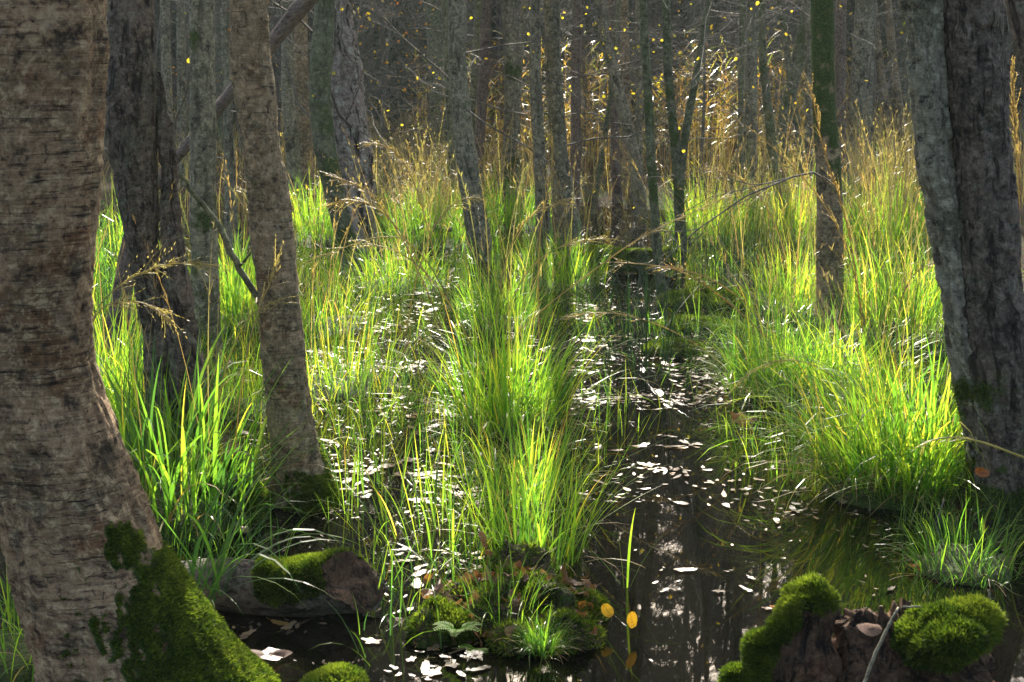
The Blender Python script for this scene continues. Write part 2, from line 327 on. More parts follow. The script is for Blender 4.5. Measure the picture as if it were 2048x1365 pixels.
LEAF = np.array([(0, 0, 0), (-.36, .28, .05), (-.33, .62, .06), (0, 1, .02), (.33, .62, .06), (.36, .28, .05), (0, .33, 0), (0, .66, 0)])
LQ = [(6, 7, 2, 1), (7, 6, 5, 4)]; LT = [(0, 6, 1), (0, 5, 6), (7, 3, 2), (7, 4, 3)]
def leaves(mb, pos, size, tint, flat=0.0, mat=0, width=1.0):
    """flat = 1: lying level; flat = 0: any direction"""
    n = len(pos)
    if n == 0: return
    size = np.broadcast_to(np.asarray(size, float), (n,)); tint = np.broadcast_to(np.asarray(tint, float), (n,))
    nz = norm(rng.normal(0, 1, (n, 3))); nz = norm(nz * (1 - flat) + np.array([0, 0, 1.0]) * flat)
    x = norm(np.cross(rng.normal(0, 1, (n, 3)), nz)); y = np.cross(nz, x)
    T = LEAF * np.array([width, 1, 1]) - np.array([0, .5, 0])
    V = pos[:, None] + size[:, None, None] * (T[None, :, 0:1] * x[:, None] + T[None, :, 1:2] * y[:, None] + T[None, :, 2:3] * nz[:, None] * rng.uniform(-1, 2.5, n)[:, None, None])
    o = (np.arange(n) * 8)[:, None, None]
    mb.add(V.reshape(-1, 3), (o + np.array(LQ)[None]).reshape(-1, 4), (o + np.array(LT)[None]).reshape(-1, 3), np.repeat(tint, 8), None, 0, mat)

def spikes(mb, pos, nrm, L, w, tint, jit=0.5, droop=0.0, mat=0):
    """moss: short pointed shoots standing on a surface"""
    n = len(pos)
    if n == 0: return
    d = norm(nrm + rng.normal(0, jit, (n, 3)) + np.array([0, 0, -droop])); s = norm(np.cross(d, rng.normal(0, 1, (n, 3))))
    L = np.broadcast_to(L, (n,))[:, None]; w = np.broadcast_to(w, (n,))[:, None]
    mid = pos + d * L * 0.5
    V = np.stack([pos - s * w * .35, pos + s * w * .35, mid + s * w * .5, pos + d * L, mid - s * w * .5], 1)
    o = (np.arange(n) * 5)[:, None]
    mb.add(V.reshape(-1, 3), np.concatenate([o + np.array([[0, 1, 2, 4]])]).reshape(-1, 4), (o + np.array([[4, 2, 3]])).reshape(-1, 3), np.repeat(np.broadcast_to(tint, (n,)), 5), None, 0, mat)

def grid_normals(V, closed=True):
    du = np.roll(V, -1, 1) - np.roll(V, 1, 1) if closed else np.gradient(V, axis=1)
    dv = np.gradient(V, axis=0); n = norm(np.cross(du, dv))
    return n if (n * (V - V.mean(1, keepdims=True))).sum() > 0 else -n

def rand_walk(p, d, L, n=5, wob=0.18, up=0.0):
    pts = [np.array(p, float)]; d = np.array(d, float)
    for _ in range(n):
        d = norm(d + rng.normal(0, wob, 3) + np.array([0, 0, up])); pts.append(pts[-1] + d * L / n)
    return np.array(pts), d
def grow(mb, lf, p, d, L, r, depth, kids=(4, 3, 2), leaf_p=0.5, wob=0.2, up=0.0, sides=4, leaf=0.05, tint=(0.2, 0.6), spread=0.9, matl=1, rmin=0.0012):
    pts, d2 = rand_walk(p, d, L, 5, wob, up); rr = np.linspace(r, max(r * 0.35, rmin), len(pts))
    tube(mb, pts, rr, sides if depth else 3)
    if depth <= 0:
        k = rng.random(3) < leaf_p
        if k.any(): lf.append((pts[[2, 4, 5]][k] + rng.normal(0, 0.015, (k.sum(), 3))))
        return
    for _ in range(kids[len(kids) - depth] if depth <= len(kids) else kids[0]):
        t = rng.uniform(0.25, 1.0); i = min(int(t * 5), 4); q = pts[i] + (pts[i + 1] - pts[i]) * (t * 5 - i)
        dd = norm(norm(pts[i + 1] - pts[i]) + rng.normal(0, spread, 3) * 0.8)
        grow(mb, lf, q, dd, L * rng.uniform(0.35, 0.62), max(rr[i] * 0.5, rmin), depth - 1, kids, leaf_p, wob, up, sides, leaf, tint, spread, matl, rmin)

# ------------------------------------------------------------------ setting: ground, water
MOUNDS = []                            # x, y, rx, ry, height above -0.25
def mound(px, py, rx, ry, top): p = onz(px, py); MOUNDS.append((p[0], p[1], rx, ry, top + 0.25))
mound(1800, 950, .34, .30, .05); mound(1960, 1040, .40, .5, .10); mound(330, 960, .35, .45, .06); mound(230, 860, .4, .6, .06)
mound(430, 900, .22, .3, .06); mound(1640, 720, .5, .5, .06); mound(1800, 640, .9, .9, .08); mound(1500, 560, .6, .6, .03); mound(60, 1300, .35, .3, .03)
mound(1700, 1500, .9, .35, .12); mound(250, 1480, .55, .35, .05); mound(1020, 850, .14, .16, .0); mound(560, 1030, .2, .2, .0)
def ground_h(x, y):
    h = np.full(np.broadcast(x, y).shape, -0.25)
    for mx, my, rx, ry, t in MOUNDS:
        h = np.maximum(h, -0.25 + t * np.exp(-(((x - mx) / rx) ** 2 + ((y - my) / ry) ** 2)))
    p = np.stack([x * np.ones_like(h), y * np.ones_like(h), np.zeros_like(h)], -1)
    back = sstep(10.5, 15.5, y + 1.2 * vnoise(p * 0.5)) * 0.38 + sstep(15, 60, y) * 0.5
    sidel = sstep(2.6, 4.2, -x) * 0.3 + sstep(2.2, 3.6, x) * 0.3 + sstep(1.5, -1.0, y) * 0.35
    return h + np.maximum(back, sidel) + 0.05 * fbm(p * 1.7, 3)
g = np.linspace(-1, 1, 241); ax = np.sign(g) * (np.abs(g) ** 3.2) * 300
gx, gy = np.meshgrid(ax, ax + 6.0); gz = ground_h(gx, gy)
mb = MB(); N = len(ax); ii = (np.arange(N - 1)[:, None] * N + np.arange(N - 1)[None]); mb.add(np.stack([gx, gy, gz], -1), np.stack([ii, ii + 1, ii + N + 1, ii + N], -1))
tag(mb.build('ground', M['ground']), kind='structure')
mb = MB(); mb.add([(-40, -12, 0), (40, -12, 0), (40, 30, 0), (-40, 30, 0)], [(0, 1, 2, 3)])
tag(mb.build('water', M['water']), kind='structure')

# ------------------------------------------------------------------ shared tree-top meshes (limbs, twigs and the last leaves)
def crown_mesh(seed, leaf_p):
    mb = MB(); lf = []
    for k in range(6):
        a = rng.uniform(0, 6.28); e = rng.uniform(0.3, 1.2); z = rng.uniform(-2.2, 0.3)
        grow(mb, lf, (0, 0, z), (math.cos(a) * math.cos(e), math.sin(a) * math.cos(e), math.sin(e)), rng.uniform(1.6, 2.8), 0.03, 2, (5, 4), leaf_p, 0.16, 0.05, 5, rmin=0.004)
    P = np.concatenate(lf); leaves(mb, P + rng.normal(0, .05, P.shape), rng.uniform(.05, .08, len(P)), rng.uniform(0.1, 0.7, len(P)), 0.1, 1)
    return mb.mesh('crown', [M['twig'], M['autumn']])
CROWNS = [crown_mesh(i, p) for i, p in enumerate((0.5, 0.7, 0.35, 0.6))]

# ------------------------------------------------------------------ trees
def stem_grid(pts, Y, H, sides, ds, flare=1.25, rough=0.06, bump=0.004, base_z=-0.2, seed=0, Yb=None, stub=False, vert=0.0):
    """pts: (py, centre px, width px) from top to bottom, all at ground distance Y -> grid of vertices"""
    P, r = [], []
    for py, cx, w in reversed(pts):
        p = at(cx, py, Y); P.append(p); r.append(0.5 * w * mpp(Y, py))
    P = np.array(P); r = np.array(r)
    if P[0, 2] > base_z + 0.02:        # carry the foot below the ground
        d = P[0] - P[1]; d = d / max(abs(d[2]), 1e-3); h = P[0, 2] - base_z
        P = np.vstack([P[0] + d * h * 0.8 * np.array([1, 1, 0]) + np.array([0, 0, -h]), P]); r = np.concatenate([[r[0] * flare], r])
    if not stub:                       # carry the top up out of the picture
        d = P[-1] - P[-3]; d = d / max(d[2], 1e-3); z = P[-1, 2]; q = P[-1].copy(); k = 0; r0 = r[-1]
        ph = rng.uniform(0, 6, 2)
        while q[2] < H - 0.1:
            k += 1; dd = d * np.array([0.55, 0.55, 1.0]) + np.array([.05 * math.sin(k * .9 + ph[0]), .06 * math.sin(k * .8 + ph[1]), 0])
            q = q + dd * min(0.6, H - q[2]); P = np.vstack([P, q]); r = np.append(r, r0 * (1 - 0.72 * (q[2] - z) / (H - z)))
    s = np.concatenate([[0], np.cumsum(np.linalg.norm(np.diff(P, axis=0), axis=1))])
    vis = s[np.searchsorted(P[:, 2], 1.9)] if (P[:, 2] > 1.9).any() else s[-1]
    ss = np.concatenate([np.arange(0, vis, ds), np.arange(vis, s[-1], 0.12), [s[-1]]])
    def smooth_interp(col):
        f = np.interp(np.linspace(0, s[-1], 600), s, col); k = max(3, int(600 * 0.05 / s[-1]) | 1)
        f2 = np.convolve(np.pad(f, k // 2, mode='edge'), np.ones(k) / k, 'valid'); return np.interp(ss, np.linspace(0, s[-1], 600), f2)
    C = np.stack([smooth_interp(P[:, i]) for i in range(3)], -1); rr = smooth_interp(r)
    tg = norm(np.gradient(C, axis=0)); a = norm(np.cross(tg, np.array([0, 1.0, 0.02]))); b = norm(np.cross(a, tg))
    if np.mean(tg[:, 2]) > .85: a = np.tile([1.0, 0, 0], (len(C), 1)); b = np.tile([0, 1.0, 0], (len(C), 1))
    th = np.linspace(0, 2 * np.pi, sides, endpoint=False)
    ring = np.cos(th)[None, :, None] * a[:, None] + np.sin(th)[None, :, None] * b[:, None]
    loc = np.stack([np.cos(th)[None] * rr[:, None], np.sin(th)[None] * rr[:, None], np.broadcast_to(ss[:, None], (len(ss), sides))], -1) + seed * 7.31
    rad = rr[:, None] * (1 + rough * fbm(loc * np.array([9, 9, 4.0]), 3))
    if bump:
        plate = fbm(loc * np.array([60, 60, 11.0]), 4); rad = rad - bump * sstep(0.0, 0.7, plate) + bump * 0.5 * fbm(loc * np.array([45, 45, 60.0]), 3)
        edge = fbm(loc * np.array([14, 14, 6.0]) + 3, 4); rad = rad - bump * 1.2 * sstep(0.15, 0.22, edge)
    V = C[:, None] + ring * rad[..., None]
    return V, loc, ss, C, rr
def grid_add(mb, V, loc, moss=0.0, mat=0, close_top=True, tint=0.5):
    n, m = V.shape[:2]; i = np.arange(n - 1)[:, None] * m; j = np.arange(m)[None]; k = (j + 1) % m
    q = np.stack([i + j, i + k, i + m + k, i + m + j], -1)
    t = [((n - 1) * m, (n - 1) * m + a, (n - 1) * m + a + 1) for a in range(1, m - 1)] if close_top else None
    mb.add(V, q, t, tint, loc, np.broadcast_to(moss, V.shape[:2]).ravel(), mat)
def sample_grid(V, Nn, w, n):
    """n random points on a closed grid, weighted by w (per vertex)"""
    A = np.linalg.norm(np.roll(V, -1, 1) - V, axis=-1)[:-1] * np.linalg.norm(np.diff(V, axis=0), axis=-1) * w[:-1]
    p = A.ravel(); tot = p.sum()
    if tot <= 0: return None
    k = rng.choice(len(p), n, p=p / tot); i, j = np.divmod(k, V.shape[1]); j2 = (j + 1) % V.shape[1]; u, v = rng.random((2, n, 1))
    pos = (V[i, j] * (1 - u) + V[i, j2] * u) * (1 - v) + (V[i + 1, j] * (1 - u) + V[i + 1, j2] * u) * v
    return pos, Nn[i, j]

TREES = {}
def tree(key, label, name, cat, Y, stems, mat, H=8.0, sides=20, ds=0.04, moss=None, fuzz=0, crown=0, twigs=0, flare=1.6, rough=0.06, bump=0.002, leaf_p=0.22, group=None, tw_h=(0.7, 2.4), leaf_tint=(0.2, 0.5), stub=(), mats=None):
    base = at(stems[0][-1][1], stems[0][-1][0], Y); base[2] = 0
    if Y > 9: H += 3.2
    root = tag(empty(name, base), label, cat, group)
    for si, pts in enumerate(stems):
        V, loc, ss, C, rr = stem_grid(pts, Y, H - si * 0.7, sides, ds, flare, rough, bump, seed=len(TREES) + si * 3.3, stub=si in stub)
        ms = np.zeros(V.shape[:2])
        Nn = grid_normals(V)
        if moss: ms = np.clip(moss(V, Nn), 0, 1)
        mb = MB(); grid_add(mb, V, loc, ms); mb.build('trunk', M[(mats or {}).get(si, mat)], root)
        if fuzz and ms.max() > 0.5:
            k = sample_grid(V, Nn, np.where(ms > 0.5, ms, 0) * (V[..., 2] > -0.02) * (V[..., 2] < 2.4), fuzz)
            if k:
                f = MB(); n = len(k[0]); spikes(f, k[0], k[1], rng.uniform(.006, .017, n), .0030, np.clip(rng.normal(.55, .25, n) + 0.3 * fbm(k[0] * 25, 2), 0, 1), 0.55, 0.15); f.build('moss', M['moss'], root)
        if si not in stub:
            child('crown', CROWNS[(crown + si) % 4], root, tuple(C[-1] - base), rng.uniform(0, 6.28), 1.0)
        if twigs and si == 0:
            for _ in range(twigs + (2 if Y > 9 else 0)):
                b = MB(); lf = []; z = rng.uniform(*tw_h); i = int(np.argmin(np.abs(C[:, 2] - z))); a = rng.uniform(0, 6.28); e = rng.uniform(-0.1, 0.7)
                grow(b, lf, C[i], (math.cos(a) * math.cos(e), math.sin(a) * math.cos(e) * 0.6, math.sin(e)), rng.uniform(0.7, 1.7), max(rr[i] * 0.10, 0.005), 2, (6, 4), leaf_p, 0.22, 0.0, 4)
                if lf:
                    P = np.concatenate(lf); P = P[(fbm(P * 3.0 + len(TREES), 2) > .15) & (rng.random(len(P)) < .6)]; leaves(b, P, rng.uniform(.015, .038, len(P)), rng.uniform(*leaf_tint, len(P)), 0.15, 1)
                b.build('branch', [M['twig'], M['autumn']], root)
    TREES[key] = root
    return root

def foot_moss(h, side=None, k=1.0):
    def f(V, N):
        m = sstep(h, h * 0.25, V[..., 2] + 0.09 * fbm(V * 14, 3)) * k
        if side is not None: m = m * sstep(-0.55, 0.35, N @ np.array(side))
        return m
    return f
def patchy(base=0.45, amp=0.5):
    return lambda V, N: base + amp * fbm(V * 4.5, 3)

def t1_moss(V, N):
    lim = 0.42 - 0.5 * (0.6 - N[..., 0]).clip(0) + 0.11 * fbm(V * 9, 4)
    return sstep(0.02, -0.06, V[..., 2] - lim) * sstep(0.05, 0.3, N[..., 0] + 0.22 * fbm(V * 11, 2))
tree('T1', 'massive leaning birch with tan peeling bark and a flared mossy foot at the left edge', 'birch_tree', 'tree', 3.1,
     [[(0, 85, 268), (100, 85, 266), (200, 79, 256), (300, 76, 248), (400, 72, 244), (500, 68, 236), (600, 66, 226), (700, 70, 228), (800, 86, 242), (900, 115, 268), (1000, 143, 290), (1100, 170, 304), (1200, 212, 340), (1300, 262, 385), (1365, 305, 430), (1430, 345, 500), (1490, 375, 600)]],
     'warm', 9.5, 150, 0.007, t1_moss, 52000, 0, flare=1.1, rough=0.03, bump=0.006)
tree('T2', 'dark ragged two-stemmed tree with deeply split bark beside the big foreground birch', 'alder_tree', 'tree', 4.95,
     [[(0, 263, 82), (100, 262, 92), (200, 264, 104), (300, 264, 98), (400, 276, 80), (500, 286, 64), (600, 303, 60), (700, 318, 64), (800, 330, 72), (900, 340, 84), (970, 346, 110)],
      [(140, 318, 12), (180, 322, 24), (250, 330, 30), (350, 338, 40), (450, 342, 48), (550, 349, 58), (650, 362, 70), (750, 374, 80), (850, 384, 88), (960, 394, 130)]],
     'rough', 9.0, 90, 0.012, foot_moss(.30, (.7, -.3, .2)), 9000, 1, rough=0.09, bump=0.007, stub=(1,))
tree('T3', 'slim upright tree with grey-green bark standing between the ragged dark tree and the mid-left birch', 'alder_tree', 'tree', 5.9,
     [[(0, 403, 50), (200, 406, 52), (400, 405, 54), (600, 411, 58), (800, 414, 64), (870, 415, 78)]], 'alder', 9.0, 48, 0.02, patchy(.25, .4), 0, 2, bump=0.003)
tree('T4', 'grey-brown birch leaning left with black cracked base and mossy foot in the water', 'birch_tree', 'tree', 4.6,
     [[(0, 494, 82), (100, 499, 82), (200, 512, 85), (300, 525, 80), (400, 537, 85), (500, 548, 87), (600, 556, 88), (700, 564, 92), (800, 576, 92), (900, 592, 95), (970, 604, 120), (1020, 611, 150), (1050, 614, 190)]],
     'birch', 9.5, 100, 0.010, foot_moss(.24, (.75, -.1, .3)), 16000, 3, rough=0.05, bump=0.005)
tree('T5', 'thick brown tree leaning steeply right behind the mid-left birch', 'alder_tree', 'tree', 7.1,
     [[(-140, 745, 52), (0, 615, 48), (60, 566, 42), (130, 508, 38), (205, 447, 34), (265, 398, 32), (320, 350, 30), (385, 300, 32), (480, 262, 36), (600, 242, 42), (695, 232, 52)]], 'red', 7.5, 32, 0.03, None, 0, 2, bump=0.003)
tree('T7', 'brown-green curved tree standing in water just left of the flaky pine', 'alder_tree', 'tree', 9.6,
     [[(0, 650, 40), (100, 643, 44), (200, 640, 44), (300, 650, 45), (400, 672, 44), (500, 698, 42), (548, 710, 48)]], 'green', 9.5, 32, 0.03, patchy(.35, .4), 0, 1, 3, bump=0.003)
tree('T8', 'broad pine with flaky plated bark behind the curved brown-green tree', 'pine_tree', 'tree', 10.8,
     [[(0, 672, 58), (100, 684, 66), (200, 696, 74), (300, 708, 74), (400, 717, 72), (500, 722, 78)]], 'pine', 12, 48, 0.025, None, 0, 3, 2, rough=.07, bump=0.014)
tree('T8b', 'narrow dark trunk with lit moss on its right edge hugging the flaky pine', 'alder_tree', 'tree', 11.3,
     [[(0, 693, 24), (100, 697, 26), (200, 710, 28), (300, 727, 30), (380, 738, 32), (485, 742, 36)]], 'green', 9, 24, .05, patchy(.3, .4), 0, 1, 2)
tree('T9', 'pale hazy trunk behind and to the right of the mid-left birch', 'birch_tree', 'tree', 12.2, [[(0, 573, 22), (200, 575, 26), (350, 590, 30), (455, 604, 34)]], 'alder', 9, 20, .05, None, 0, 0, 2)
tree('T10', 'buff-barked trunk between the mid-left birch and the curved brown-green tree', 'birch_tree', 'tree', 12.6, [[(0, 600, 28), (200, 604, 30), (350, 612, 32), (448, 622, 36)]], 'birch', 9, 20, .05, None, 0, 1, 2)
for key, lab, Y, pts in (
    ('B1', 'thin grey trunk half hidden at the upper right of the ragged dark tree', 14, [(0, 330, 20), (200, 334, 22), (400, 338, 24)]),
    ('B2', 'faint grey trunk behind the slim grey-green tree, on its left', 15, [(0, 361, 18), (200, 364, 19), (390, 368, 22)]),
    ('B3', 'dull brown trunk seen low between the leaning birch and the slim grey-green tree', 10.5, [(0, 446, 14), (200, 455, 18), (400, 461, 26), (500, 464, 30)])):
    tree(key, lab, 'alder_tree', 'tree', Y, [pts], 'alder', 9, 16, .06, None, 0, 2, 2)
tree('T11', 'sturdy dark tree left of centre, leaning left with its foot in grass', 'alder_tree', 'tree', 10.2,
     [[(0, 914, 36), (128, 915, 37), (256, 926, 40), (359, 938, 46), (461, 955, 48), (525, 967, 52)]], 'alder', 9.5, 40, .025, patchy(.15, .4), 0, 0, 3, bump=.004)
tree('T12', 'thin sunlit-edged trunk hugging the left side of the sturdy dark centre tree', 'alder_tree', 'tree', 12.5, [[(0, 889, 14), (200, 897, 13), (350, 906, 15), (440, 912, 17)]], 'green', 8.5, 16, .05, None, 0, 1, 2)
tree('T13', 'slender greenish trunk just right of the sturdy dark centre tree', 'alder_tree', 'tree', 14, [[(0, 957, 14), (180, 947, 15), (300, 942, 15), (405, 940, 17)]], 'green', 8.5, 16, .05, None, 0, 2, 2)
tree('T14', 'reddish grey trunk bowed left, second to the right of the sturdy dark centre tree', 'alder_tree', 'tree', 13.5, [[(0, 974, 18), (150, 967, 22), (300, 958, 20), (415, 957, 22)]], 'red', 8.5, 18, .05, None, 0, 3, 2)
tree('T15', 'forked grey tree with two stems parting near the ground, left of the twin pale trunks', 'alder_tree', 'tree', 13.6,
     [[(0, 1016, 28), (150, 1023, 27), (300, 1018, 26), (412, 1006, 30)], [(0, 1050, 14), (150, 1037, 15), (300, 1032, 17), (412, 1024, 20)]], 'alder', 9, 22, .05, patchy(.2, .4), 0, 0, 3)
tree('T17', 'pale grey trunk with dark knots, left one of the close twin trunks at the centre', 'alder_tree', 'tree', 10.9,
     [[(0, 1071, 24), (150, 1070, 24), (300, 1078, 25), (400, 1084, 28), (495, 1090, 36)]], 'alder', 9.5, 28, .03, None, 0, 1, 2, bump=.003)
tree('T18', 'thicker brown trunk with a wide foot, right one of the close twin trunks at centre', 'alder_tree', 'tree', 11.1,
     [[(0, 1104, 32), (150, 1107, 34), (300, 1117, 38), (400, 1128, 48), (490, 1136, 66)]], 'alder', 9.5, 32, .03, patchy(.1, .3), 0, 2, 3, bump=.003)
tree('T19', 'straight reddish trunk to the right of the close twin trunks', 'birch_tree', 'tree', 12, [[(0, 1154, 20), (200, 1151, 20), (300, 1152, 22), (455, 1147, 22)]], 'red', 9, 22, .04, None, 0, 3, 2)
tree('T20', 'mottled S-curved tree leaning over to the left among the centre-right trunks', 'alder_tree', 'tree', 13, [[(0, 1196, 20), (77, 1209, 24), (130, 1224, 25), (230, 1249, 26), (307, 1268, 25), (425, 1282, 28)]], 'alder', 8, 24, .04, patchy(.1, .4), 0, 1, 4)
tree('T21', 'thin dark green trunk standing alone in the open water right of centre', 'alder_tree', 'tree', 8.7, [[(0, 1287, 17), (100, 1290, 18), (200, 1297, 19), (350, 1304, 19), (461, 1311, 20), (565, 1321, 22), (592, 1324, 26)]], 'green', 8.5, 24, .03, patchy(.35, .4), 0, 0, 4, bump=.0015)
tree('T22', 'green mossy trunk forking low, its side stem sweeping up to the right', 'alder_tree', 'tree', 10.7,
     [[(0, 1332, 18), (150, 1336, 17), (256, 1347, 19), (359, 1356, 21), (500, 1363, 26)], [(0, 1418, 14), (128, 1397, 15), (200, 1383, 16), (290, 1367, 18), (370, 1360, 16), (500, 1362, 18)]], 'green', 8.5, 24, .04, patchy(.4, .4), 0, 2, 5, bump=.0015)
tree('T24', 'thin dark pole leaning right in front of the S-curved tree', 'alder_tree', 'tree', 13.2, [[(0, 1238, 9), (200, 1220, 10), (300, 1206, 12), (412, 1188, 14)]], 'green', 7, 12, .08, None, 0, 3, 2)
tree('T25', 'short-looking reddish trunk between the thin leaning pole and the S-curved tree', 'birch_tree', 'tree', 14, [[(0, 1222, 14), (200, 1227, 16), (400, 1234, 20)]], 'red', 8, 16, .08, None, 0, 0, 2)
tree('T26', 'pale smooth trunk partly covered by the foot of the S-curved tree', 'birch_tree', 'tree', 14.5, [[(0, 1248, 17), (200, 1252, 19), (392, 1257, 22)]], 'birch', 8, 16, .08, None, 0, 1, 2)
tree('T27', 'yellow-edged thin trunk hidden close behind the dark green trunk in the water', 'alder_tree', 'tree', 13.5, [[(0, 1276, 12), (200, 1279, 14), (415, 1276, 17)]], 'alder', 8, 14, .08, None, 0, 2, 2)
tree('T28', 'narrow dark stem touching the left side of the straight knotted grey trunk', 'alder_tree', 'tree', 12.4, [[(0, 1485, 13), (250, 1481, 12), (440, 1484, 15)]], 'green', 8.5, 14, .05, None, 0, 3, 3)
tree('T29', 'straight grey trunk with dark knots rising from bright grass right of centre', 'birch_tree', 'tree', 11.5, [[(0, 1505, 25), (150, 1502, 26), (256, 1501, 28), (359, 1497, 31), (475, 1493, 34)]], 'alder', 9.5, 26, .03, None, 0, 0, 3, bump=.003)
tree('T30', 'dark bowed trunk just right of the straight knotted grey trunk', 'alder_tree', 'tree', 11.8, [[(0, 1521, 14), (150, 1528, 16), (256, 1540, 20), (359, 1549, 21), (470, 1553, 25)]], 'green', 9, 20, .04, patchy(.25, .4), 0, 1, 3)
tree('T31', 'broad olive trunk leaning right, crossed by a thin lit stem, left of the mossy tree', 'alder_tree', 'tree', 14.2, [[(0, 1618, 24), (100, 1600, 28), (200, 1578, 29), (300, 1560, 30), (400, 1551, 32)], [(0, 1559, 12), (80, 1571, 14), (160, 1580, 15), (240, 1592, 16), (330, 1600, 16), (400, 1604, 18)]], 'green', 8.5, 20, .05, patchy(.3, .4), 0, 2, 3)
tree('T32', 'moss-green trunk with a brown peeling foot in front of the bright grass at right', 'birch_tree', 'tree', 7.25,
     [[(0, 1645, 46), (100, 1645, 46), (200, 1646, 46), (300, 1655, 50), (400, 1660, 53), (500, 1660, 54), (600, 1658, 54), (695, 1659, 62)]], 'birch', 9.5, 56, .018,
     lambda V, N: sstep(0.62, 1.1, V[..., 2] + .35 * fbm(V * 6, 3)) * 0.62, 0, 3, 2, bump=.003)
tree('T33', 'thin grey trunk close behind the left side of the mossy green trunk', 'alder_tree', 'tree', 12.5, [[(0, 1616, 15), (200, 1616, 15), (440, 1620, 17)]], 'alder', 8.5, 14, .05, None, 0, 0, 2)
tree('T34', 'pinkish grey trunk close behind the right side of the mossy green trunk', 'birch_tree', 'tree', 12.8, [[(0, 1682, 21), (200, 1680, 22), (430, 1689, 26)]], 'red', 9, 18, .05, None, 0, 1, 2)
for key, lab, pts in (
    ('T35', 'left one of three pale ringed trunks against the dark wood at upper right', [(0, 1728, 14), (150, 1738, 18), (320, 1754, 20)]),
    ('T36', 'middle one of three pale ringed trunks against the dark wood at upper right', [(0, 1745, 16), (150, 1762, 18), (320, 1786, 20)]),
    ('T37', 'right one of three pale ringed trunks against the dark wood at upper right', [(0, 1775, 17), (150, 1789, 18), (320, 1812, 20)])):
    tree(key, lab, 'birch_tree', 'tree', 17.5, [pts], 'birch', 10, 16, .08, None, 0, 2, 1)
def big_moss(V, N): return np.maximum(sstep(.35, .1, V[..., 2] + .12 * fbm(V * 10, 3)) * .8, 0.35 + 0.5 * fbm(V * 5, 3) - 0.25 * sstep(.2, .9, V[..., 2]))
tree('T38', 'great twin-stemmed grey birch at the right edge, stems joined down to a dark foot', 'birch_tree', 'tree', 4.35,
     [[(0, 1940, 128), (100, 1947, 130), (200, 1953, 128), (300, 1962, 124), (400, 1966, 126), (500, 1968, 132), (600, 1976, 140), (700, 1984, 146), (800, 1996, 148), (900, 2008, 150), (1000, 2020, 160), (1085, 2026, 200)],
      [(0, 1841, 82), (100, 1848, 78), (200, 1858, 76), (300, 1867, 72), (340, 1868, 78), (400, 1880, 72), (500, 1898, 70), (600, 1918, 72), (700, 1934, 76), (800, 1954, 78), (900, 1976, 84), (1000, 1998, 100), (1085, 2010, 130)]],
     'rough', 9.5, 110, .010, big_moss, 6000, 0, rough=.06, bump=.008, mats={1: 'pale'})
tree('T40', 'very dark close trunk leaning in at the top right corner', 'alder_tree', 'tree', 3.0,
     [[(-60, 2058, 110), (0, 2066, 112), (80, 2084, 112), (160, 2105, 114), (300, 2140, 120), (600, 2190, 130), (1000, 2230, 140), (1480, 2260, 190)]], 'rough', 8.5, 60, .02, None, 0, 1, bump=.005)

# fallen and leaning sticks
def stick(name, label, pts, rad, mat='twig', sides=8, cat='branch', moss=0.0, forks=(), rough=0.08):
    pts = np.array(pts, float); root = tag(empty(name, pts[0]), label, cat); mb = MB()
    t = np.linspace(0, 1, len(pts)); tt = np.linspace(0, 1, 24); C = np.stack([np.interp(tt, t, pts[:, i]) for i in range(3)], -1)
    C[1:-1] += 0.25 * rng.normal(0, 1, (22, 3)) * np.mean(rad)
    tube(mb, C, np.interp(tt, t, np.broadcast_to(rad, (len(pts),))), sides, cap=True, moss=moss, rough=rough); mb.build('stem', M[mat], root)
    for f in forks:
        b = MB(); f = np.array(f, float); tube(b, f, np.linspace(np.mean(rad) * .6, np.mean(rad) * .25, len(f)), 6, cap=True); b.build('twig', M[mat], root)
    return root
stick('fallen_branch', 'thin dark dead pole slanting from the ragged tree down to the leaning birch', [at(345, 325, 5.3), at(385, 385, 5.3), at(430, 440, 5.3), at(470, 520, 5.3), at(510, 590, 5.3), at(535, 640, 5.3)], [.006, .009, .011, .012, .012, .012], 'green', forks=[[at(478, 535, 5.3), at(495, 515, 5.25), at(505, 500, 5.2)]])
stick('dead_twig', 'black leafless twig rising beside the ragged dark tree', [at(350, 300, 5.2), at(352, 240, 5.2), at(372, 190, 5.2), at(390, 100, 5.2)], [.004, .004, .003, .002], 'twig', forks=[[at(353, 245, 5.2), at(335, 190, 5.2), at(330, 150, 5.2)], [at(372, 190, 5.2), at(350, 120, 5.2), at(318, 75, 5.2)]])
stick('fallen_branch', 'pale crooked branch lying above the water near the flaky pine', [at(820, 470, 10.9), at(835, 456, 10.9), at(860, 452, 10.9), at(880, 462, 10.9), at(905, 458, 10.9)], [.010, .02, .022, .018, .02], 'alder')
stick('fallen_branch', 'grey fallen branch dipping into the water beside the great twin birch', [onz(1738, 1022, 0.0), at(1790, 985, 4.75), at(1870, 968, 4.7), at(1945, 945, 4.6)], [.004, .008, .009, .009], 'twig', forks=[[onz(1735, 1016, 0.0), at(1800, 998, 4.72), at(1850, 980, 4.7)]])
stick('dead_twig', 'thin bent brown twig standing in the water before the great twin birch', [onz(1890, 1165, 0), at(1888, 1110, 4.1), at(1872, 1050, 4.1), at(1888, 1000, 4.1)], [.004, .004, .003, .002])
stick('dead_twig', 'black twig half sunk in the water beside the mossy hummock', [onz(700, 1330, .0), at(760, 1322, 3.5), at(830, 1318, 3.5), at(875, 1335, 3.5), onz(884, 1352, .0)], [.004, .007, .007, .006, .005], 'wood', forks=[[at(830, 1318, 3.5), at(790, 1310, 3.52), onz(720, 1322, .0)]])

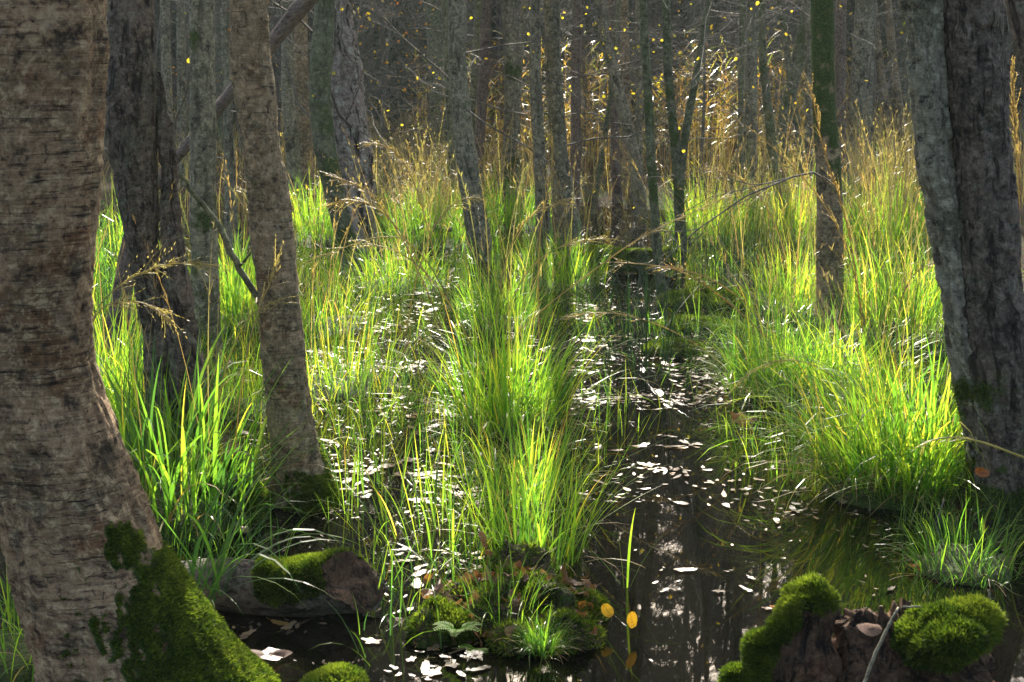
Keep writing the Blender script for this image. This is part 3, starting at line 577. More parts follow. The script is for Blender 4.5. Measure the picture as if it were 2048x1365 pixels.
# ------------------------------------------------------------------ far trees
def spruce_mesh(seed, h):
    mb = MB(); tube(mb, [(0, 0, -.2), (0.03, 0, h * .5), (0, 0, h)], [.16, .09, .01], 10)
    z = 0.5; B, A, L = [], [], []
    while z < h - .2:
        for _ in range(7):
            B.append((0, 0, z + rng.uniform(-.12, .12))); A.append(rng.uniform(0, 6.28)); L.append((0.5 + (h - z) / h * 2.0) * rng.uniform(.7, 1.15))
        z += 0.34
    B, A, L = np.array(B), np.array(A), np.array(L)
    P = blades(mb, B, A, L, 0.02, rng.uniform(1.2, 1.6, len(B)), rng.uniform(.1, .6, len(B)), 6, .3, 0, None, 0)
    n = len(B); m = 46; ti = rng.uniform(.15, 1, (n, m)) * 6; i0 = np.minimum(ti.astype(int), 5); fr = (ti - i0)[..., None]; ar = np.arange(n)[:, None]
    q = P[ar, i0] * (1 - fr) + P[ar, i0 + 1] * fr; az = A[:, None] + rng.choice([-1, 1], (n, m)) * rng.uniform(.4, 1.1, (n, m))
    blades(mb, q.reshape(-1, 3), az.ravel(), rng.uniform(.15, .42, n * m), .045, rng.uniform(1.3, 2.2, n * m), rng.uniform(0, .8, n * m), 2, rng.random(n * m), 0, None, 1, .8)
    return mb.mesh('spruce', [M['twig'], M['needle']])
SPR = [spruce_mesh(i, h) for i, h in enumerate((9.0, 11.0, 8.0))]
def clone(me, name, loc, rz, sc, label, cat, group):
    o = bpy.data.objects.new(name, me); COL.objects.link(o); o.location = loc; o.rotation_euler = (0, 0, rz); o.scale = (sc, sc, sc); tag(o, label, cat, group); return o
for k in range(72):
    Y = (24, 28, 33, 39)[k % 4] + rng.uniform(-1.2, 1.2); W = Y * .50
    x = -W + 2 * W * ((k // 4) + rng.uniform(.1, .9)) / 18
    sc = (.5, .75, 1.1, 1.65)[k % 4] * rng.uniform(.85, 1.1)
    clone(SPR[k % 3], 'spruce_tree', (x, Y, .3), rng.uniform(0, 6.28), sc, 'dark spruce in the dim far wood behind the reeds', 'spruce', 'spruces of the far wood')
for k in range(40):
    Y = 45 + rng.uniform(-2, 2); x = -26 + 52 * (k + rng.uniform(.2, .8)) / 40
    clone(SPR[1], 'spruce_tree', (x, Y, .3), rng.uniform(0, 6.28), rng.uniform(1.75, 2.0), 'dark spruce in the dim far wood behind the reeds', 'spruce', 'spruces of the far wood')
for px, Y, sc, lab in ((770, 18.5, .34, 'small grey-green spruce just right of the flaky pine'), (845, 20.5, .40, 'small dull spruce behind the orange-leaved sapling'), (1710, 20.5, .42, 'small dark spruce behind the three pale ringed trunks'), (1640, 21.5, .5, 'small dark spruce hidden behind the moss-green trunk'), (1180, 20, .36, 'small dim spruce right of the straight reddish trunk'), (1450, 21, .4, 'small dim spruce left of the straight knotted grey trunk')):
    clone(SPR[2], 'spruce_tree', at(px, 260, Y) * np.array([1, 1, 0]) + np.array([0, 0, .3]), rng.uniform(0, 6.28), sc, lab, 'spruce', 'young spruces at the edge of the far wood')
def sapling_mesh(h, leaf_p, tint, bare=False):
    mb = MB(); lf = []; pts, _ = rand_walk((0, 0, -.1), (0, 0, 1), h, 8, .06); tube(mb, pts, np.linspace(.022, .004, 9), 6); mt = M['paletwig' if bare else 'twig']
    for k in range(22):
        z = rng.uniform(.12, 1) * 8; i = min(int(z), 7); q = pts[i] + (pts[i + 1] - pts[i]) * (z - i); a = rng.uniform(0, 6.28); e = rng.uniform(0, .8)
        grow(mb, lf, q, (math.cos(a) * math.cos(e), math.sin(a) * math.cos(e), math.sin(e)), rng.uniform(.5, 1.2), .007, 2, (5, 3), leaf_p, .2, 0, 4, rmin=.0022)
    P = np.concatenate(lf); leaves(mb, P + rng.normal(0, .03, P.shape), rng.uniform(.018, .05, len(P)), rng.uniform(*tint, len(P)), .1, 1)
    return mb.mesh('sapling', [mt, M['autumn']])
SAP = [sapling_mesh(4.2, .22, (.4, 1.0)), sapling_mesh(4.6, .07, (.1, .7)), sapling_mesh(3.8, .02, (.2, .6), True), sapling_mesh(3.4, .035, (.3, .8), True)]
for (v, px, Y, lab) in ((0, 760, 17, 'beech sapling with orange and green leaves left of the sturdy dark centre tree'), (0, 850, 19, 'orange-leaved beech sapling behind the thin sunlit-edged trunk'), (0, 480, 18, 'orange-leaved sapling above the leaning brown tree at upper left'),
    (1, 1170, 15, 'twiggy sapling with yellow leaves beside the straight reddish trunk'), (1, 1400, 14.5, 'twiggy sapling with large yellow leaves above the low-forking green trunk'), (1, 1460, 17, 'yellow-leaved sapling left of the straight knotted grey trunk'), (1, 1560, 18, 'yellow-leaved sapling between the bowed trunk and the broad olive trunk')):
    clone(SAP[v], 'young_tree', at(px, 240, Y) * np.array([1, 1, 0]) + np.array([0, 0, .2]), rng.uniform(0, 6.28), rng.uniform(.85, 1.1), lab, 'sapling', 'young trees among the far trunks')
for k in range(44):
    Y = rng.uniform(17.5, 25); x = -Y * .38 + Y * .76 * (k + .5) / 44
    clone(SAP[2 + k % 2], 'young_tree', (x, Y, .2), rng.uniform(0, 6.28), rng.uniform(.7, 1.1), 'nearly bare grey sapling in the dim thicket behind the reeds', 'sapling', 'bare saplings of the far thicket')
FT = []
for k in range(3):
    mb = MB(); pts, _ = rand_walk((0, 0, -.2), (0, 0, 1), 9, 10, .035); tube(mb, pts, np.linspace(.13, .04, 11), 12, rough=.1); FT.append(mb.mesh('far_trunk', M[('alder', 'green', 'rough')[k]]))
for k in range(30):
    Y = rng.uniform(16.5, 27); x = -Y * .40 + Y * .80 * (k + rng.uniform(.1, .9)) / 30
    clone(FT[k % 3], 'forest_tree', (x, Y, .2), rng.uniform(0, 6.28), rng.uniform(.7, 1.2), 'dim slender trunk in the haze of the far wood', 'tree', 'dim trunks of the far wood')

# ------------------------------------------------------------------ grass
CX = lambda p, n, r: np.stack([p[0] + r * np.sqrt(rng.random(n)) * np.cos(a := rng.uniform(0, 6.28, n)), p[1] + r * np.sqrt(rng.random(n)) * np.sin(a), np.full(n, p[2])], -1)
def tussock(label, px, py, r, n, L, tint, w=.0045, lean=.55, bend=1.2, st=0, sl=(.8, 1.1), stint=(.2, .7), z=0.0, name='grass_tussock', cat='grass tussock', wind=(0, 0), mnd=True, slean=.22, sbend=.7):
    p = onz(px, py, z); root = tag(empty(name, p), label, cat, 'grass tussocks of the bog')
    q = p.copy(); b = CX(q, n, r); d = b - p; rad = np.linalg.norm(d[:, :2], axis=1) / r
    az = np.arctan2(d[:, 1] + wind[1] * r, d[:, 0] + wind[0] * r) + rng.normal(0, .7, n)
    b[:, 2] = z - .03 + .03 * (1 - rad)
    Ls = rng.uniform(*L, n) * (1 - .2 * rad)
    arc = rng.random(n) < .35
    Ls = np.where(arc, Ls * rng.uniform(.9, 1.2, n), Ls * rng.uniform(.75, 1.05, n)); bd = bend * rng.uniform(.1, 1.1, n) * (.35 + .65 * rad) + np.where(arc, rng.uniform(.5, 1.5, n) * min(bend, 1.2), 0)
    ww = w * np.where(rng.random(n) < .3, rng.uniform(1.1, 1.8, n), rng.uniform(.5, 1.0, n))
    stray = rng.random(n) < .22; ln = np.where(stray, rng.uniform(.3, 1.15, n), lean * (.15 + .85 * rad) * rng.uniform(.2, 1.4, n)); az = np.where(stray, rng.uniform(0, 6.28, n), az); bd = np.where(stray, rng.uniform(-.3, 1.8, n) * min(bend, 1), bd)
    tt_ = rng.uniform(*tint, n); tt_ = np.where(rng.random(n) < .38, rng.uniform(tint[0] - .25, tint[0] + .08, n), tt_) + np.where(rng.random(n) < .1, .25, 0)
    mb = MB(); blades(mb, b, az, Ls, ww, ln, bd, 8, np.clip(tt_, 0, 1), .2)
    mb.build('blades', M['rush' if name == 'rush_clump' else 'grass'], root, smooth=False)
    if n > 120:
        dd = MB(); j = rng.integers(0, n, n // 6); blades(dd, b[j], az[j], Ls[j] * rng.uniform(.4, .9, len(j)), w * .8, lean + rng.uniform(0, .7, len(j)), rng.uniform(.6, 1.8, len(j)), 6, rng.random(len(j)), .1); dd.build('dry_blades', M['straw'], root, smooth=False)
    if st:
        st = max(int(st * .9), 3); s = MB(); bb = CX(q, st, r * .6); stalks(s, bb, rng.uniform(0, 6.28, st), rng.uniform(*sl, st), rng.uniform(.02, slean * 1.5, st), rng.uniform(.1, sbend * 1.6, st), rng.uniform(*stint, st), .0034 if p[1] < 7 else .0052); s.build('seed_stalks', M['straw'], root, smooth=False)
    if mnd:
        m = MB(); th = np.linspace(0, 2 * np.pi, 20, endpoint=False); rings = []
        for rr_, zz in ((1.05, -.14), (.95, -.04), (.8, .0), (.5, .02), (.1, .03)):
            pp = np.stack([p[0] + np.cos(th) * r * rr_, p[1] + np.sin(th) * r * rr_, np.full(20, z + zz)], -1); rings.append(pp + .12 * r * fbm(pp * 12, 2)[:, None])
        V = np.array(rings); grid_add(m, V, V.copy(), .62); m.build('root_mound', M['wood'], root)
    return root
TS = tussock
TS('tall yellow-green tussock standing in the open water at the centre', 1012, 850, .23, 560, (.40, .74), (.26, .62), .0062, .58, 1.1, 10, (.85, 1.15), (.1, .5), sbend=.9)
TS('green tussock behind the tall central one, at the foot of the twin trunks', 1000, 650, .26, 430, (.35, .60), (.2, .6), .0055, .6, 1.1, 14, (.7, 1.15), (.1, .6))
TS('loose upright sedge rising from the water just behind the mossy hummock', 1055, 1110, .17, 170, (.30, .62), (.28, .6), .0062, .45, .7, mnd=False, name='sedge_tussock')
TS('loose sedge in the water between the hummock sedge and the tall central tussock', 1060, 990, .15, 130, (.25, .5), (.3, .66), .0058, .4, .8, mnd=False, name='sedge_tussock')
TS('huge bright tussock arching over the water left of the great twin birch', 1795, 950, .27, 1050, (.42, .74), (.26, .68), .0062, .7, 1.3, 14, (.7, 1.0), (.1, .5), z=.05, wind=(-.35, -.2))
TS('olive tussock of fine arching blades left of the moss-green trunk foot', 1560, 775, .24, 700, (.35, .62), (.15, .55), .0052, .7, 1.6, 12, (.6, 1.0), z=.04, wind=(-.3, 0))
TS('pale yellow tussock directly before the moss-green trunk foot', 1690, 790, .24, 400, (.35, .60), (.3, .72), .006, .65, 1.3, 10, (.6, .9), z=.04)
TS('broad sunlit tussock between the moss-green trunk and the great twin birch', 1800, 660, .36, 620, (.45, .75), (.28, .66), .0055, .5, .9, 30, (.8, 1.3), z=.06)
TS('bright tussock behind the moss-green trunk, left of it', 1590, 620, .28, 380, (.35, .6), (.3, .66), .0055, .5, .9, 18, (.7, 1.2), z=.03)
TS('patch of straight dark rushes left of the moss-green trunk', 1480, 600, .26, 190, (.45, .8), (-.05, .15), .0042, .16, .25, 8, (.8, 1.1), name='rush_clump', cat='rushes')
TS('dark rushes standing in the water below the thin lone trunk', 1300, 750, .22, 110, (.35, .85), (-.05, .12), .004, .25, .3, mnd=False, name='rush_clump', cat='rushes')
TS('thin dark rushes before the low mossy log', 1215, 640, .35, 120, (.3, .7), (-.05, .15), .004, .3, .4, mnd=False, name='rush_clump', cat='rushes')
TS('glowing far tussock between the low-forking trunk and the straight knotted trunk', 1415, 480, .4, 600, (.4, .75), (.34, .68), .007, .4, .9, 30, (.8, 1.3))
TS('glowing far tussock right of the dark bowed trunk', 1590, 485, .35, 500, (.45, .8), (.34, .66), .007, .4, .8, 26, (.8, 1.3))
TS('tall straw-topped tussock left of the great twin birch, far back', 1762, 510, .42, 520, (.5, .95), (.3, .7), .007, .35, .7, 110, (.75, 1.2), (.1, .6), slean=.2, sbend=.35)
TS('rank broad-bladed green grass between the big birch and the leaning birch', 345, 1010, .26, 300, (.4, .78), (.15, .48), .0095, .5, 1.0, 8, (.8, 1.1), z=.05, wind=(.2, -.2))
TS('yellowing grass with golden seed heads hugging the big birch trunk', 225, 850, .28, 420, (.4, .75), (.28, .66), .006, .45, .9, 16, (.9, 1.35), z=.05)
TS('shining grass glimpsed behind the gap left of the leaning birch', 475, 640, .25, 480, (.4, .72), (.32, .62), .006, .35, .7, 12, (.8, 1.2), z=.02)
TS('thin grass at the foot of the slim grey-green tree', 480, 820, .22, 190, (.3, .6), (.3, .66), .0045, .5, 1.0, 8, (.6, .9))
TS('yellow-green loose tussock right of the leaning birch', 680, 775, .3, 220, (.25, .58), (.35, .76), .005, .5, .9, 6, (.7, 1.1))
TS('low bright grass behind the leaning birch, at its right', 640, 655, .32, 330, (.3, .55), (.3, .7), .005, .55, 1.0, 14, (.7, 1.1))
TS('green tussock left of the foot of the sturdy dark centre tree', 860, 490, .42, 600, (.4, .7), (.2, .58), .0065, .5, 1.0, 44, (.7, 1.2), (.1, .6))
TS('grass tussock in the water right of the flaky pine', 800, 575, .34, 420, (.3, .55), (.25, .62), .0055, .55, 1.0, 26, (.7, 1.1))
TS('small grass patch lit behind the big birch foot at the left edge', 55, 1300, .2, 180, (.2, .42), (.22, .6), .0055, .6, 1.1, z=.02)
TS('tussock before the close twin trunks', 1120, 570, .3, 480, (.3, .58), (.2, .62), .0055, .5, 1.0, 16, (.7, 1.1))
TS('blue-green long grass arching over the fallen log', 405, 1180, .07, 46, (.38, .62), (-.05, .2), .0075, .75, 1.3, wind=(1.4, -.3), mnd=False, z=.1, name='sedge_tussock')
TS('short fine grass at the dark foot of the great twin birch', 1930, 1125, .16, 300, (.14, .30), (.1, .45), .0032, .7, 1.2, z=.02)
TS('loose bent grass left of the hummock sedge', 890, 1085, .25, 110, (.25, .5), (.22, .66), .005, .8, 1.0, mnd=False, name='sedge_tussock')
TS('sparse grass at the water edge below the huge bright tussock', 1600, 930, .25, 120, (.2, .42), (.3, .72), .004, .6, 1.0, mnd=False, name='sedge_tussock')
TS('upright young blades in the water by the leaning birch foot', 745, 1010, .25, 80, (.18, .4), (.25, .6), .0045, .4, .6, mnd=False, name='sedge_tussock')
TS('brilliant far grass seen between the leaning birch and the flaky pine', 640, 480, .4, 500, (.4, .8), (.3, .6), .007, .4, .7, 16, (.7, 1.1))
TS('far green grass behind the sturdy dark centre tree', 1000, 455, .4, 420, (.4, .7), (.2, .5), .007, .45, .8, 24, (.8, 1.2))
TS('lone pair of wide blades standing in the open water right of centre', 1253, 1175, .012, 4, (.24, .30), (.42, .52), .010, .15, .35, mnd=False, name='sedge_tussock')

def stuff_grass(name, label, boxes, mat='grass'):
    mb = MB()
    for (x0, y0, x1, y1, n, L0, L1, t0, t1, w, lean, bend) in boxes:
        px = rng.uniform(x0, x1, n * 3); d0, d1 = dist_of(y1), dist_of(y0); Y = rng.uniform(d0, d1, n * 3)
        X = (px - 1024) / FPX * Y * 1.02; B = np.stack([X, Y, np.zeros(n * 3)], -1)
        k = fbm(B * 1.6 + 5, 2) + rng.normal(0, .25, n * 3); B = B[np.argsort(-k)[:n]]; m = len(B)
        B[:, 2] = np.maximum(ground_h(B[:, 0], B[:, 1]), -.02)
        blades(mb, B, rng.uniform(0, 6.28, m), rng.uniform(L0, L1, m), w * rng.uniform(.6, 1.4, m), rng.uniform(0, lean, m), rng.uniform(-.2, 1.5 * bend, m), 7, np.where(rng.random(m) < .35, t0 - .2, rng.uniform(t0, t1, m)), .18)
    return tag(mb.build(name, M[mat], smooth=False), label, 'grass', None, 'stuff')
stuff_grass('marsh_grass', 'loose green and yellow marsh grass scattered through the shallow water', [
    (600, 560, 960, 700, 340, .12, .38, .25, .75, .005, .9, 1.2), (620, 700, 960, 860, 340, .12, .38, .25, .8, .0045, .9, 1.2), (650, 860, 1180, 1060, 420, .10, .34, .2, .75, .004, .9, 1.2),
    (1150, 640, 1420, 800, 160, .15, .35, .1, .6, .004, 1.0, 1.2), (1180, 800, 1560, 960, 90, .10, .28, .3, .7, .004, .6, .8), (1380, 560, 1660, 800, 380, .15, .4, .15, .6, .005, .8, 1.2), (1500, 850, 1720, 1000, 200, .08, .3, .3, .75, .004, .8, 1.0),
    (430, 640, 620, 900, 200, .15, .4, .25, .7, .005, .7, 1.0), (200, 760, 420, 1000, 500, .2, .5, .2, .6, .006, .7, 1.0), (660, 430, 1000, 560, 480, .2, .5, .2, .7, .006, .7, 1.1), (1340, 430, 1880, 560, 450, .2, .55, .15, .7, .007, .8, 1.3),
    (1650, 560, 1930, 800, 330, .2, .55, .1, .75, .006, .9, 1.3), (1820, 990, 2048, 1200, 420, .06, .2, .1, .5, .003, .8, 1.2), (700, 1060, 960, 1330, 110, .08, .25, .1, .6, .004, 1.1, 1.2), (320, 1050, 560, 1130, 120, .1, .3, .1, .5, .005, .9, 1.2), (2048, 480, 3400, 900, 1500, .2, .55, .1, .7, .008, .8, 1.3), (-1200, 480, 0, 900, 1300, .2, .55, .1, .7, .008, .8, 1.3), (120, 470, 330, 640, 500, .3, .7, .1, .7, .007, .6, 1.3), (0, 700, 210, 1300, 200, .2, .4, .25, .6, .006, .6, 1.0)])
stuff_grass('dry_grass', 'tall straw-coloured moor grass filling the bank below the far trunks', [
    (420, 300, 1000, 430, 1700, .3, .68, .2, .95, .008, .9, 1.7), (1000, 300, 1500, 430, 1000, .25, .6, .0, .7, .008, .9, 1.7), (1500, 280, 2048, 430, 2300, .4, .85, .2, .9, .007, .6, 1.5), (0, 300, 420, 480, 500, .5, .9, .1, .9, .006, .5, 1.1),
    (300, 215, 1900, 300, 2400, .3, .75, .0, .8, .011, .7, 1.4), (2048, 290, 3600, 480, 1600, .35, .8, .0, .7, .008, .7, 1.5), (-1500, 290, 0, 480, 1400, .35, .8, .0, .7, .008, .7, 1.5), (700, 430, 1000, 500, 500, .5, .9, .1, .6, .005, .6, 1.3), (1380, 430, 1880, 540, 600, .6, 1.0, .1, .6, .004, .5, 1.0)], 'straw')
def far_stalks():
    mb = MB()
    for x0, y0, x1, y1, n in ((720, 320, 1000, 480, 190), (1000, 330, 1480, 460, 170), (1480, 300, 1900, 470, 320), (420, 360, 640, 480, 50)):
        Y = rng.uniform(dist_of(y1), dist_of(y0), n); X = (rng.uniform(x0, x1, n) - 1024) / FPX * Y; B = np.stack([X, Y, np.maximum(ground_h(X, Y), 0)], -1)
        stalks(mb, B, rng.uniform(0, 6.28, n), rng.uniform(.6, 1.15, n), rng.uniform(.05, .6, n), rng.uniform(.4, 1.8, n), rng.uniform(.1, .8, n), .0058, 16, (.03, .10))
    tag(mb.build('seed_grass', M['straw'], smooth=False), 'haze of arching golden seed heads above the dry bank', 'grass', None, 'stuff')
far_stalks()
# reeds: upright canes with long drooping leaves
def reed_mesh(n):
    mb = MB(); B = CX(np.zeros(3), n, .42); az = rng.uniform(0, 6.28, n); P = blades(mb, B, az, rng.uniform(1.4, 2.1, n), .008, rng.uniform(0, .1, n), rng.uniform(.05, .3, n), 8, rng.uniform(.7, 1, n), 0, None)
    m = 11; ti = rng.uniform(.3, 1, (n, m)) * 8; i0 = np.minimum(ti.astype(int), 7); fr = (ti - i0)[..., None]; ar = np.arange(n)[:, None]; q = P[ar, i0] * (1 - fr) + P[ar, i0 + 1] * fr
    blades(mb, q.reshape(-1, 3), rng.uniform(0, 6.28, n * m), rng.uniform(.22, .46, n * m), .02, rng.uniform(.7, 1.3, n * m), rng.uniform(.2, 1.1, n * m), 5, rng.uniform(0, 1, n * m), .1, None)
    return mb.mesh('reed', M['reed'], smooth=False)
REED = [reed_mesh(15) for _ in range(3)]
for k, (px, Y) in enumerate(((1090, 15.5), (1145, 16.5), (1190, 15), (1230, 17), (1330, 16), (1390, 15), (1420, 15.8), (1450, 16.5), (1475, 15), (1540, 16), (1570, 17), (1690, 18), (1720, 19), (985, 16), (930, 18), (870, 17.5), (1035, 15.2), (1600, 16.2))):
    p = at(px, 300, Y); clone(REED[k % 3], 'reed_clump', (p[0], p[1], .15), rng.uniform(0, 6.28), rng.uniform(.58, .78), 'clump of reeds with drooping yellow leaves among the far trunks', 'reeds', 'reed clumps on the far bank')

# near golden seed heads that cross the picture
def arch(label, pts, Y, n_side, w=.003, tint=.35, hl=(.04, .10), name='seed_stalk'):
    P = np.array([at(a, b, Y) for a, b in pts]); t = np.linspace(0, 1, len(P)); tt = np.linspace(0, 1, 40); C = np.stack([np.interp(tt, t, P[:, i]) for i in range(3)], -1)
    k = 5
    for i in range(3): C[k:-k, i] = np.convolve(C[:, i], np.ones(2 * k + 1) / (2 * k + 1), 'same')[k:-k]
    root = tag(empty(name, C[0]), label, 'grass stalk', 'seed stalks crossing the picture'); mb = MB(); tube(mb, C, np.linspace(w * .75, w * .5, 40) * max(1, Y / 4.2), 5, tint); mb.build('culm', M['straw'], root)
    h = MB(); j = rng.integers(20, 39, n_side); tg = norm(C[j + 1] - C[j]); a2 = np.arctan2(tg[:, 1] + rng.normal(0, .3, n_side), tg[:, 0]) ; le = np.arccos(np.clip(tg[:, 2], -1, 1)) + rng.normal(0, .3, n_side)
    Q = blades(h, C[j], a2, rng.uniform(*hl, n_side), .0008 * Y, le, rng.uniform(.1, .6, n_side), 6, tint, 0, None, 0, 1)
    m = 9; q = Q[:, 1:].reshape(-1, 3); aa = np.repeat(a2, 6); ll = np.repeat(le, 6)
    blades(h, q, aa + rng.normal(0, .5, len(q)), rng.uniform(.007, .014, len(q)), .0013 * Y, ll + rng.normal(0, .4, len(q)), 0, 2, tint + .05, 0, None, 0, 1.2)
    h.build('seed_head', M['straw'], root, smooth=False)
arch('golden seed head sweeping right across the ragged dark tree', [(176, 900), (172, 760), (175, 640), (215, 585), (285, 540), (360, 520), (435, 533)], 3.9, 46, tint=.3, hl=(.03, .12))
arch('second golden seed head drooping below the first beside the big birch', [(180, 900), (176, 700), (185, 620), (240, 600), (300, 605), (340, 640)], 3.95, 30, tint=.35, hl=(.03, .09))
arch('thin golden seed head leaning right against the leaning birch', [(470, 900), (485, 740), (515, 620), (545, 560), (562, 500)], 4.3, 22, tint=.4)
arch('pale seed head lying level before the leaning birch trunk', [(430, 830), (455, 720), (490, 640), (530, 610), (566, 598)], 4.4, 20, tint=.3)
arch('long tan stalk sloping from the pale tussock up to the right', [(1000, 700), (1080, 620), (1190, 540), (1290, 465), (1390, 425), (1450, 395)], 6.2, 34, tint=.45, hl=(.04, .10))
arch('tan stalk arching left from the moss-green trunk over the rushes', [(1640, 790), (1560, 680), (1480, 590), (1400, 545), (1310, 530), (1230, 525)], 6.3, 24, tint=.5)
arch('orange stalk sloping down-left before the low-forking trunk', [(1690, 850), (1620, 760), (1500, 640), (1400, 560), (1330, 530)], 6.0, 10, tint=.7)
arch('tan seed head arching right over the water at the centre left', [(800, 760), (815, 640), (850, 480), (905, 400), (960, 395)], 7.5, 34, tint=.35)
arch('pinkish seed head arching left in front of the flaky pine', [(900, 700), (830, 520), (770, 420), (720, 370), (668, 355)], 7.4, 44, tint=.55, hl=(.04, .12))
arch('feathery seed head sweeping left, below the pinkish one', [(940, 720), (860, 560), (790, 440), (720, 395), (655, 408)], 7.5, 44, tint=.45, hl=(.04, .12))
arch('long straw stalk lying low to the left before the curved tree', [(900, 600), (830, 480), (760, 470), (690, 495), (610, 525)], 7.3, 16, tint=.3)
arch('upright straw stalk passing in front of the close twin trunks', [(1080, 720), (1075, 560), (1082, 430), (1110, 330), (1098, 270)], 7.0, 26, tint=.45)
arch('fine stalk with reddish seeds crossing the moss-green trunk', [(1740, 800), (1715, 560), (1690, 420), (1650, 320), (1620, 170)], 6.0, 30, tint=.65)
arch('straw stalk leaning left behind the moss-green trunk', [(1760, 800), (1720, 600), (1690, 470), (1600, 340), (1490, 250)], 6.4, 26, tint=.55)
arch('out-of-focus green stalk bending in from the right edge', [(2075, 925), (2020, 905), (1960, 882), (1900, 872), (1850, 885)], 2.6, 6, tint=.15, hl=(.02, .05))
arch('tall rusty plume at the far right edge beside the great twin birch', [(2040, 700), (2042, 500), (2036, 330), (2026, 220), (2024, 150)], 5.6, 60, tint=.6, hl=(.04, .10))

arch('fine straw stalk bowing right above the tall central tussock', [(985, 760), (995, 600), (1020, 480), (1070, 420), (1130, 405)], 6.4, 26, tint=.4)
arch('straw stalk leaning far left over the water from the tall central tussock', [(980, 780), (930, 660), (870, 560), (800, 500), (740, 490)], 6.1, 24, tint=.35)
arch('golden stalk crossing low over the dark rushes to the left', [(1480, 760), (1400, 690), (1300, 640), (1200, 620), (1130, 640)], 6.4, 22, tint=.45)
arch('tan stalk bowing left before the straight knotted grey trunk', [(1600, 620), (1570, 500), (1530, 400), (1470, 345), (1400, 340)], 8.5, 34, tint=.5, hl=(.05, .12))
arch('arching straw stalk between the flaky pine and the sturdy dark centre tree', [(880, 560), (850, 430), (820, 340), (780, 290), (725, 285)], 9.0, 34, tint=.5, hl=(.05, .12))
arch('slender stalk with level seed head before the mossy log', [(1010, 640), (1040, 560), (1090, 505), (1160, 480), (1230, 478)], 7.5, 24, tint=.35)
arch('straw stalk drooping right from the huge bright tussock', [(1800, 860), (1790, 700), (1800, 590), (1840, 530), (1890, 525)], 5.6, 22, tint=.4)
arch('pale bent stalk falling left from the huge bright tussock over the water', [(1770, 900), (1700, 780), (1620, 720), (1540, 720), (1480, 760)], 5.2, 18, tint=.25)

# ------------------------------------------------------------------ moss cushions, log, stump, hummock
def dome(mb, c, rx, ry, rz, n=28, m=14, amp=.12, fr=9.0, moss=1.0, tint=.4, low=-.35):
    th = np.linspace(0, 2 * np.pi, n, endpoint=False); ph = np.linspace(low, np.pi / 2 - .02, m)
    D = np.stack([np.cos(ph)[:, None] * np.cos(th)[None], np.cos(ph)[:, None] * np.sin(th)[None], np.broadcast_to(np.sin(ph)[:, None], (m, n))], -1)
    V = np.asarray(c) + D * np.array([rx, ry, rz]); V = V + D * (amp * min(rx, rz, ry) * fbm(V * fr, 3))[..., None]
    grid_add(mb, V, V.copy(), moss, tint=tint); return V, grid_normals(V)
def fuzz_on(mb, V, N, n, L=(.006, .016), w=.0024, tint=.55, jit=.5, wt=None):
    k = sample_grid(V, N, np.ones(V.shape[:2]) if wt is None else wt, n); s = len(k[0])
    spikes(mb, k[0], k[1], rng.uniform(*L, s), w, np.clip(rng.normal(tint, .2, s) + .45 * fbm(k[0] * 22, 3), 0, 1), jit)
def cushion(name, label, c, r, n, parent=None, L=(.007, .02), w=.0034, tint=.55, amp=.35, cat='moss'):
    root = parent if parent is not None else tag(empty(name, c), label, cat)
    mb = MB(); V, N = dome(mb, c, *r, amp=amp, tint=.25); fuzz_on(mb, V, N, n, L, w, tint); o = mb.build('moss_cap', M['moss'], root, smooth=False); return root

# fallen log at lower left
def log():
    Y0 = 3.65; p0 = at(310, 1182, Y0 + .05); p1 = at(705, 1170, Y0 - .02)
    root = tag(empty('fallen_log', (p0 + p1) / 2 * np.array([1, 1, 0])), 'short mossy fallen log with a broken dark end lying in the water at lower left', 'log')
    n, m = 90, 64; t = np.linspace(0, 1, n); C = p0 + (p1 - p0) * t[:, None] + np.array([0, 0, 1]) * (.012 * np.sin(t * 7))[:, None]; C[:, 2] += .004
    r = np.interp(t, [0, .3, .7, 1], [.066, .068, .075, .080]); th = np.linspace(0, 2 * np.pi, m, endpoint=False); ax_ = norm(p1 - p0); a = norm(np.cross(ax_, [0, 0, 1.0])); b = np.cross(a, ax_)
    ring = np.cos(th)[None, :, None] * a + np.sin(th)[None, :, None] * b
    loc = np.stack([np.cos(th)[None] * r[:, None], np.sin(th)[None] * r[:, None], np.broadcast_to(t[:, None] * .6, (n, m))], -1)
    rad = r[:, None] * (1 + .10 * fbm(loc * np.array([14, 14, 9]), 3)); V = C[:, None] + ring * rad[..., None]
    rel = (V - C[:, None]); slant = sstep(.7, 1, t)[:, None] * (.55 * rel[..., 1] - .50 * rel[..., 2] + .015 * fbm(loc * 40, 2)); V = V + ax_ * slant[..., None]
    N = grid_normals(V); N = np.where(((N * ring).sum(-1) < 0)[..., None], -N, N)
    up = N[..., 2]; ms = sstep(.50, .60, t + 0 * t)[:, None] * sstep(-.15, .25, up + .35 * fbm(V * 14, 3)) + .35 * sstep(.3, .9, up)
    mb = MB(); grid_add(mb, V, loc, np.clip(ms, 0, 1), close_top=False); mb.build('bark', M['rough'], root)
    e = MB(); ec = V[-1].mean(0); rings = np.stack([ec + (V[-1] - ec) * s - ax_ * (.02 * (1 - s)) + ax_ * (.022 * fbm(V[-1] * np.array([20, 20, 60]) * s + 3, 3))[:, None] for s in (1.0, .8, .55, .3, .05)]); grid_add(e, rings, rings.copy()); e.build('broken_end', M['darkwood'], root)
    f = MB(); fuzz_on(f, V, N, 22000, (.006, .02), .0032, .55, .6, np.where(ms > .55, 1, 0) * (V[..., 2] > 0)); f.build('moss', M['moss'], root, smooth=False)
log()
cushion('moss_cushion', 'bright moss cushion at the bottom edge by the big birch foot', at(660, 1392, 3.02), (.075, .07, .055), 12000, tint=.75)
